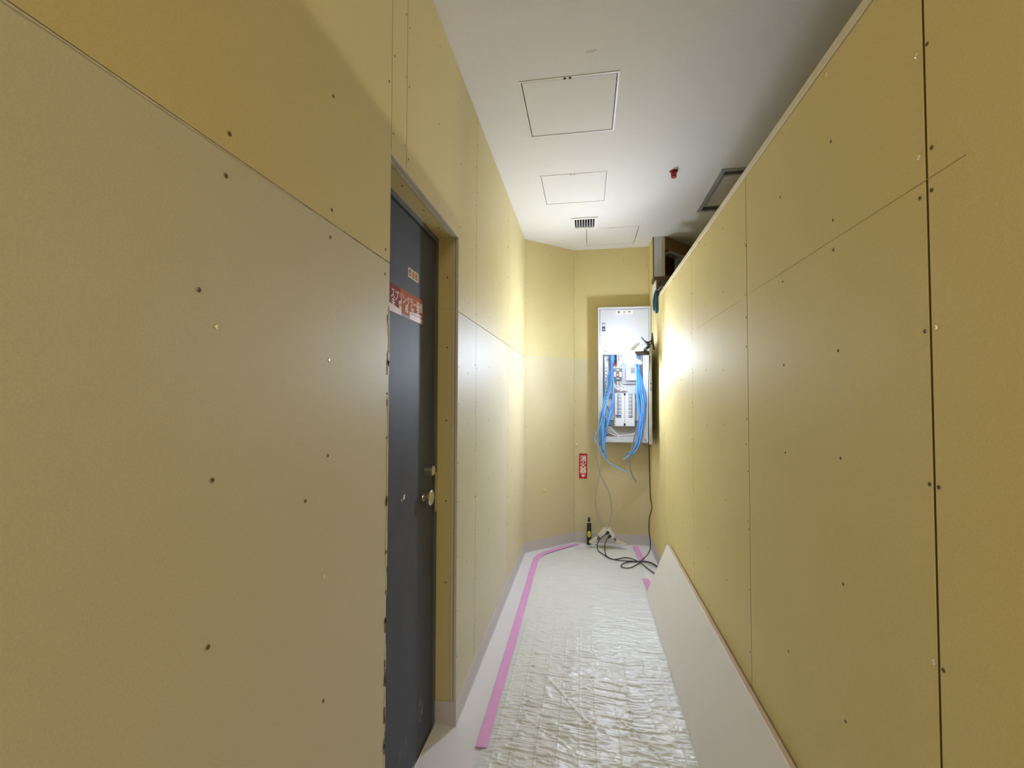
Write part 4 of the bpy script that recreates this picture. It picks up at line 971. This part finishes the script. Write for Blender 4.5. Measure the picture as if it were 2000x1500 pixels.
# ------------------------------------------------------------------ fire extinguisher sign
a = P(1131, 885.5, YB); b = P(1147, 935, YB); cx, cz = (a.x+b.x)/2, (a.z+b.z)/2; w_, h_ = b.x-a.x, a.z-b.z
t = thing('extinguisher_sign', (cx, YB, b.z), 'vertical red fire extinguisher sign with white characters on the back wall', 'sign')
mxs = basis((1, 0, 0), (0, 0, 1), (0, -1, 0), (cx, YB-.0006, cz))
bm = NB(); prism(bm, [(-w_/2, -h_/2), (w_/2, -h_/2), (w_/2, h_/2), (-w_/2, h_/2)], .0012, mxs); obj('sign_plate', bm, 'red', t)
bm = NB()
for k, ch in enumerate('消火器'): text_bm(bm, ch, .064, basis((1, 0, 0), (0, 0, 1), (0, -1, 0), (cx, YB-.0022, cz+h_*(.30-.238*k))), .0013)
obj('lettering', bm, 'ink_white', t)
bm = NB(); q = -h_*.385; e = w_*.30
prism(bm, [(-e*.55, q+.012), (e*.55, q+.012), (e*.55, q+.004), (e, q+.004), (0, q-.014), (-e, q+.004), (-e*.55, q+.004)], .0004, basis((1, 0, 0), (0, 0, 1), (0, -1, 0), (cx, YB-.0019, cz))); obj('arrow', bm, 'ink_white', t)

# ------------------------------------------------------------------ coil of blue cable hung at the partition end
c0 = P(1281.5, 566, 3.93)
t = thing('cable_coil', c0, 'dark blue cable coil hanging near the end of the right partition cap', 'cable coil')
rnd = random.Random(8)
for k in range(10):
    f = (k-4.5)/4.5; w0 = 0.012; w1 = 0.030+0.004*rnd.random(); L = 0.165+0.03*(1-abs(f))+rnd.uniform(-.012, .012); dx = f*0.019; dy = rnd.uniform(-.02, .02)
    pts = [c0+Vector((dx*.2, dy*.3, -.005)), c0+Vector((dx*.6-.004, dy, -.04)), c0+Vector((dx*1.1-.006, dy, -L*.6)), c0+Vector((dx*1.05-.004, dy, -L*.92)), c0+Vector((dx*1.0, dy, -L)), c0+Vector((dx*.95+.005, dy, -L*.92)), c0+Vector((dx*.9+.006, dy+.006, -L*.6)), c0+Vector((dx*.5+.003, dy+.006, -.04)), c0+Vector((dx*.2, dy*.3, -.003))]
    bm = NB(); tube(bm, pts, .0048); obj('cable_loop', bm, 'blue_dk', t, smooth=True)
bm = NB(); lathe(bm, c0+Vector((0, 0, -.022)), (0.1, 0, 1), [(0, 0), (0, .014), (.012, .012), (.012, 0)], 14); obj('tie', bm, 'black', t)
bm = NB(); tube(bm, [c0+Vector((0, 0, -.01)), c0+Vector((.02, .02, .02)), c0+Vector((.03, .09, .06)), c0+Vector((.06, .13, .10))], .006); obj('cable_tail', bm, 'black', t, smooth=True)
bm = NB(); tube(bm, [c0+Vector((.004, 0, -.012)), c0+Vector((.03, .0, .012)), c0+Vector((.05, .05, .035)), c0+Vector((.10, .09, .04))], .005); obj('cable_tail', bm, 'white_wire', t, smooth=True)

# ------------------------------------------------------------------ pieces that can be picked apart become parts of their own
def split_parts(name, new=None):
    for o in [q for q in bpy.data.objects if q.type == 'MESH' and q.name.split('.')[0] == name]:
        bm = NB(); bm.from_mesh(o.data); left = set(bm.verts); comps = []
        while left:
            st = [left.pop()]; comp = set(st)
            while st:
                for e in st.pop().link_edges:
                    for v in e.verts:
                        if v in left: left.discard(v); comp.add(v); st.append(v)
            comps.append(comp)
        for comp in comps:
            ids = {v: i for i, v in enumerate(comp)}; me = bpy.data.meshes.new(new or name)
            me.from_pydata([v.co[:] for v in ids], [], [[ids[v] for v in f.verts] for f in bm.faces if f.verts[0] in ids])
            for m_ in o.data.materials: me.materials.append(m_)
            n = bpy.data.objects.new(new or name, me); COL.objects.link(n); n.parent = o.parent; n.location = o.location
            for k in ('label', 'kind'):
                if k in o: n[k] = o[k]
        bm.free(); bpy.data.objects.remove(o)
for a, b in (('breaker_label', None), ('torn_strip', None), ('flange_screws', 'flange_screw'), ('key_lock', None), ('latch', None), ('smudge', None), ('stiffener', None), ('gasket_slot', None), ('hinge', None),
             ('duct_hole', None), ('breaker_print', None), ('end_screw', None), ('link_bolt', None), ('busbar_link', None), ('pivot_pin', None), ('outlet_slots', 'outlet_slot'), ('hinge_neck', None), ('notch_marks', 'notch_mark'),
             ('pencil_mark', None), ('paper_scrap', None), ('scuff_marks', 'scuff_mark')):
    split_parts(a, b)
for o in bpy.data.objects:
    if o.name.split('.')[0] == 'terminal_lugs': o['kind'] = 'stuff'
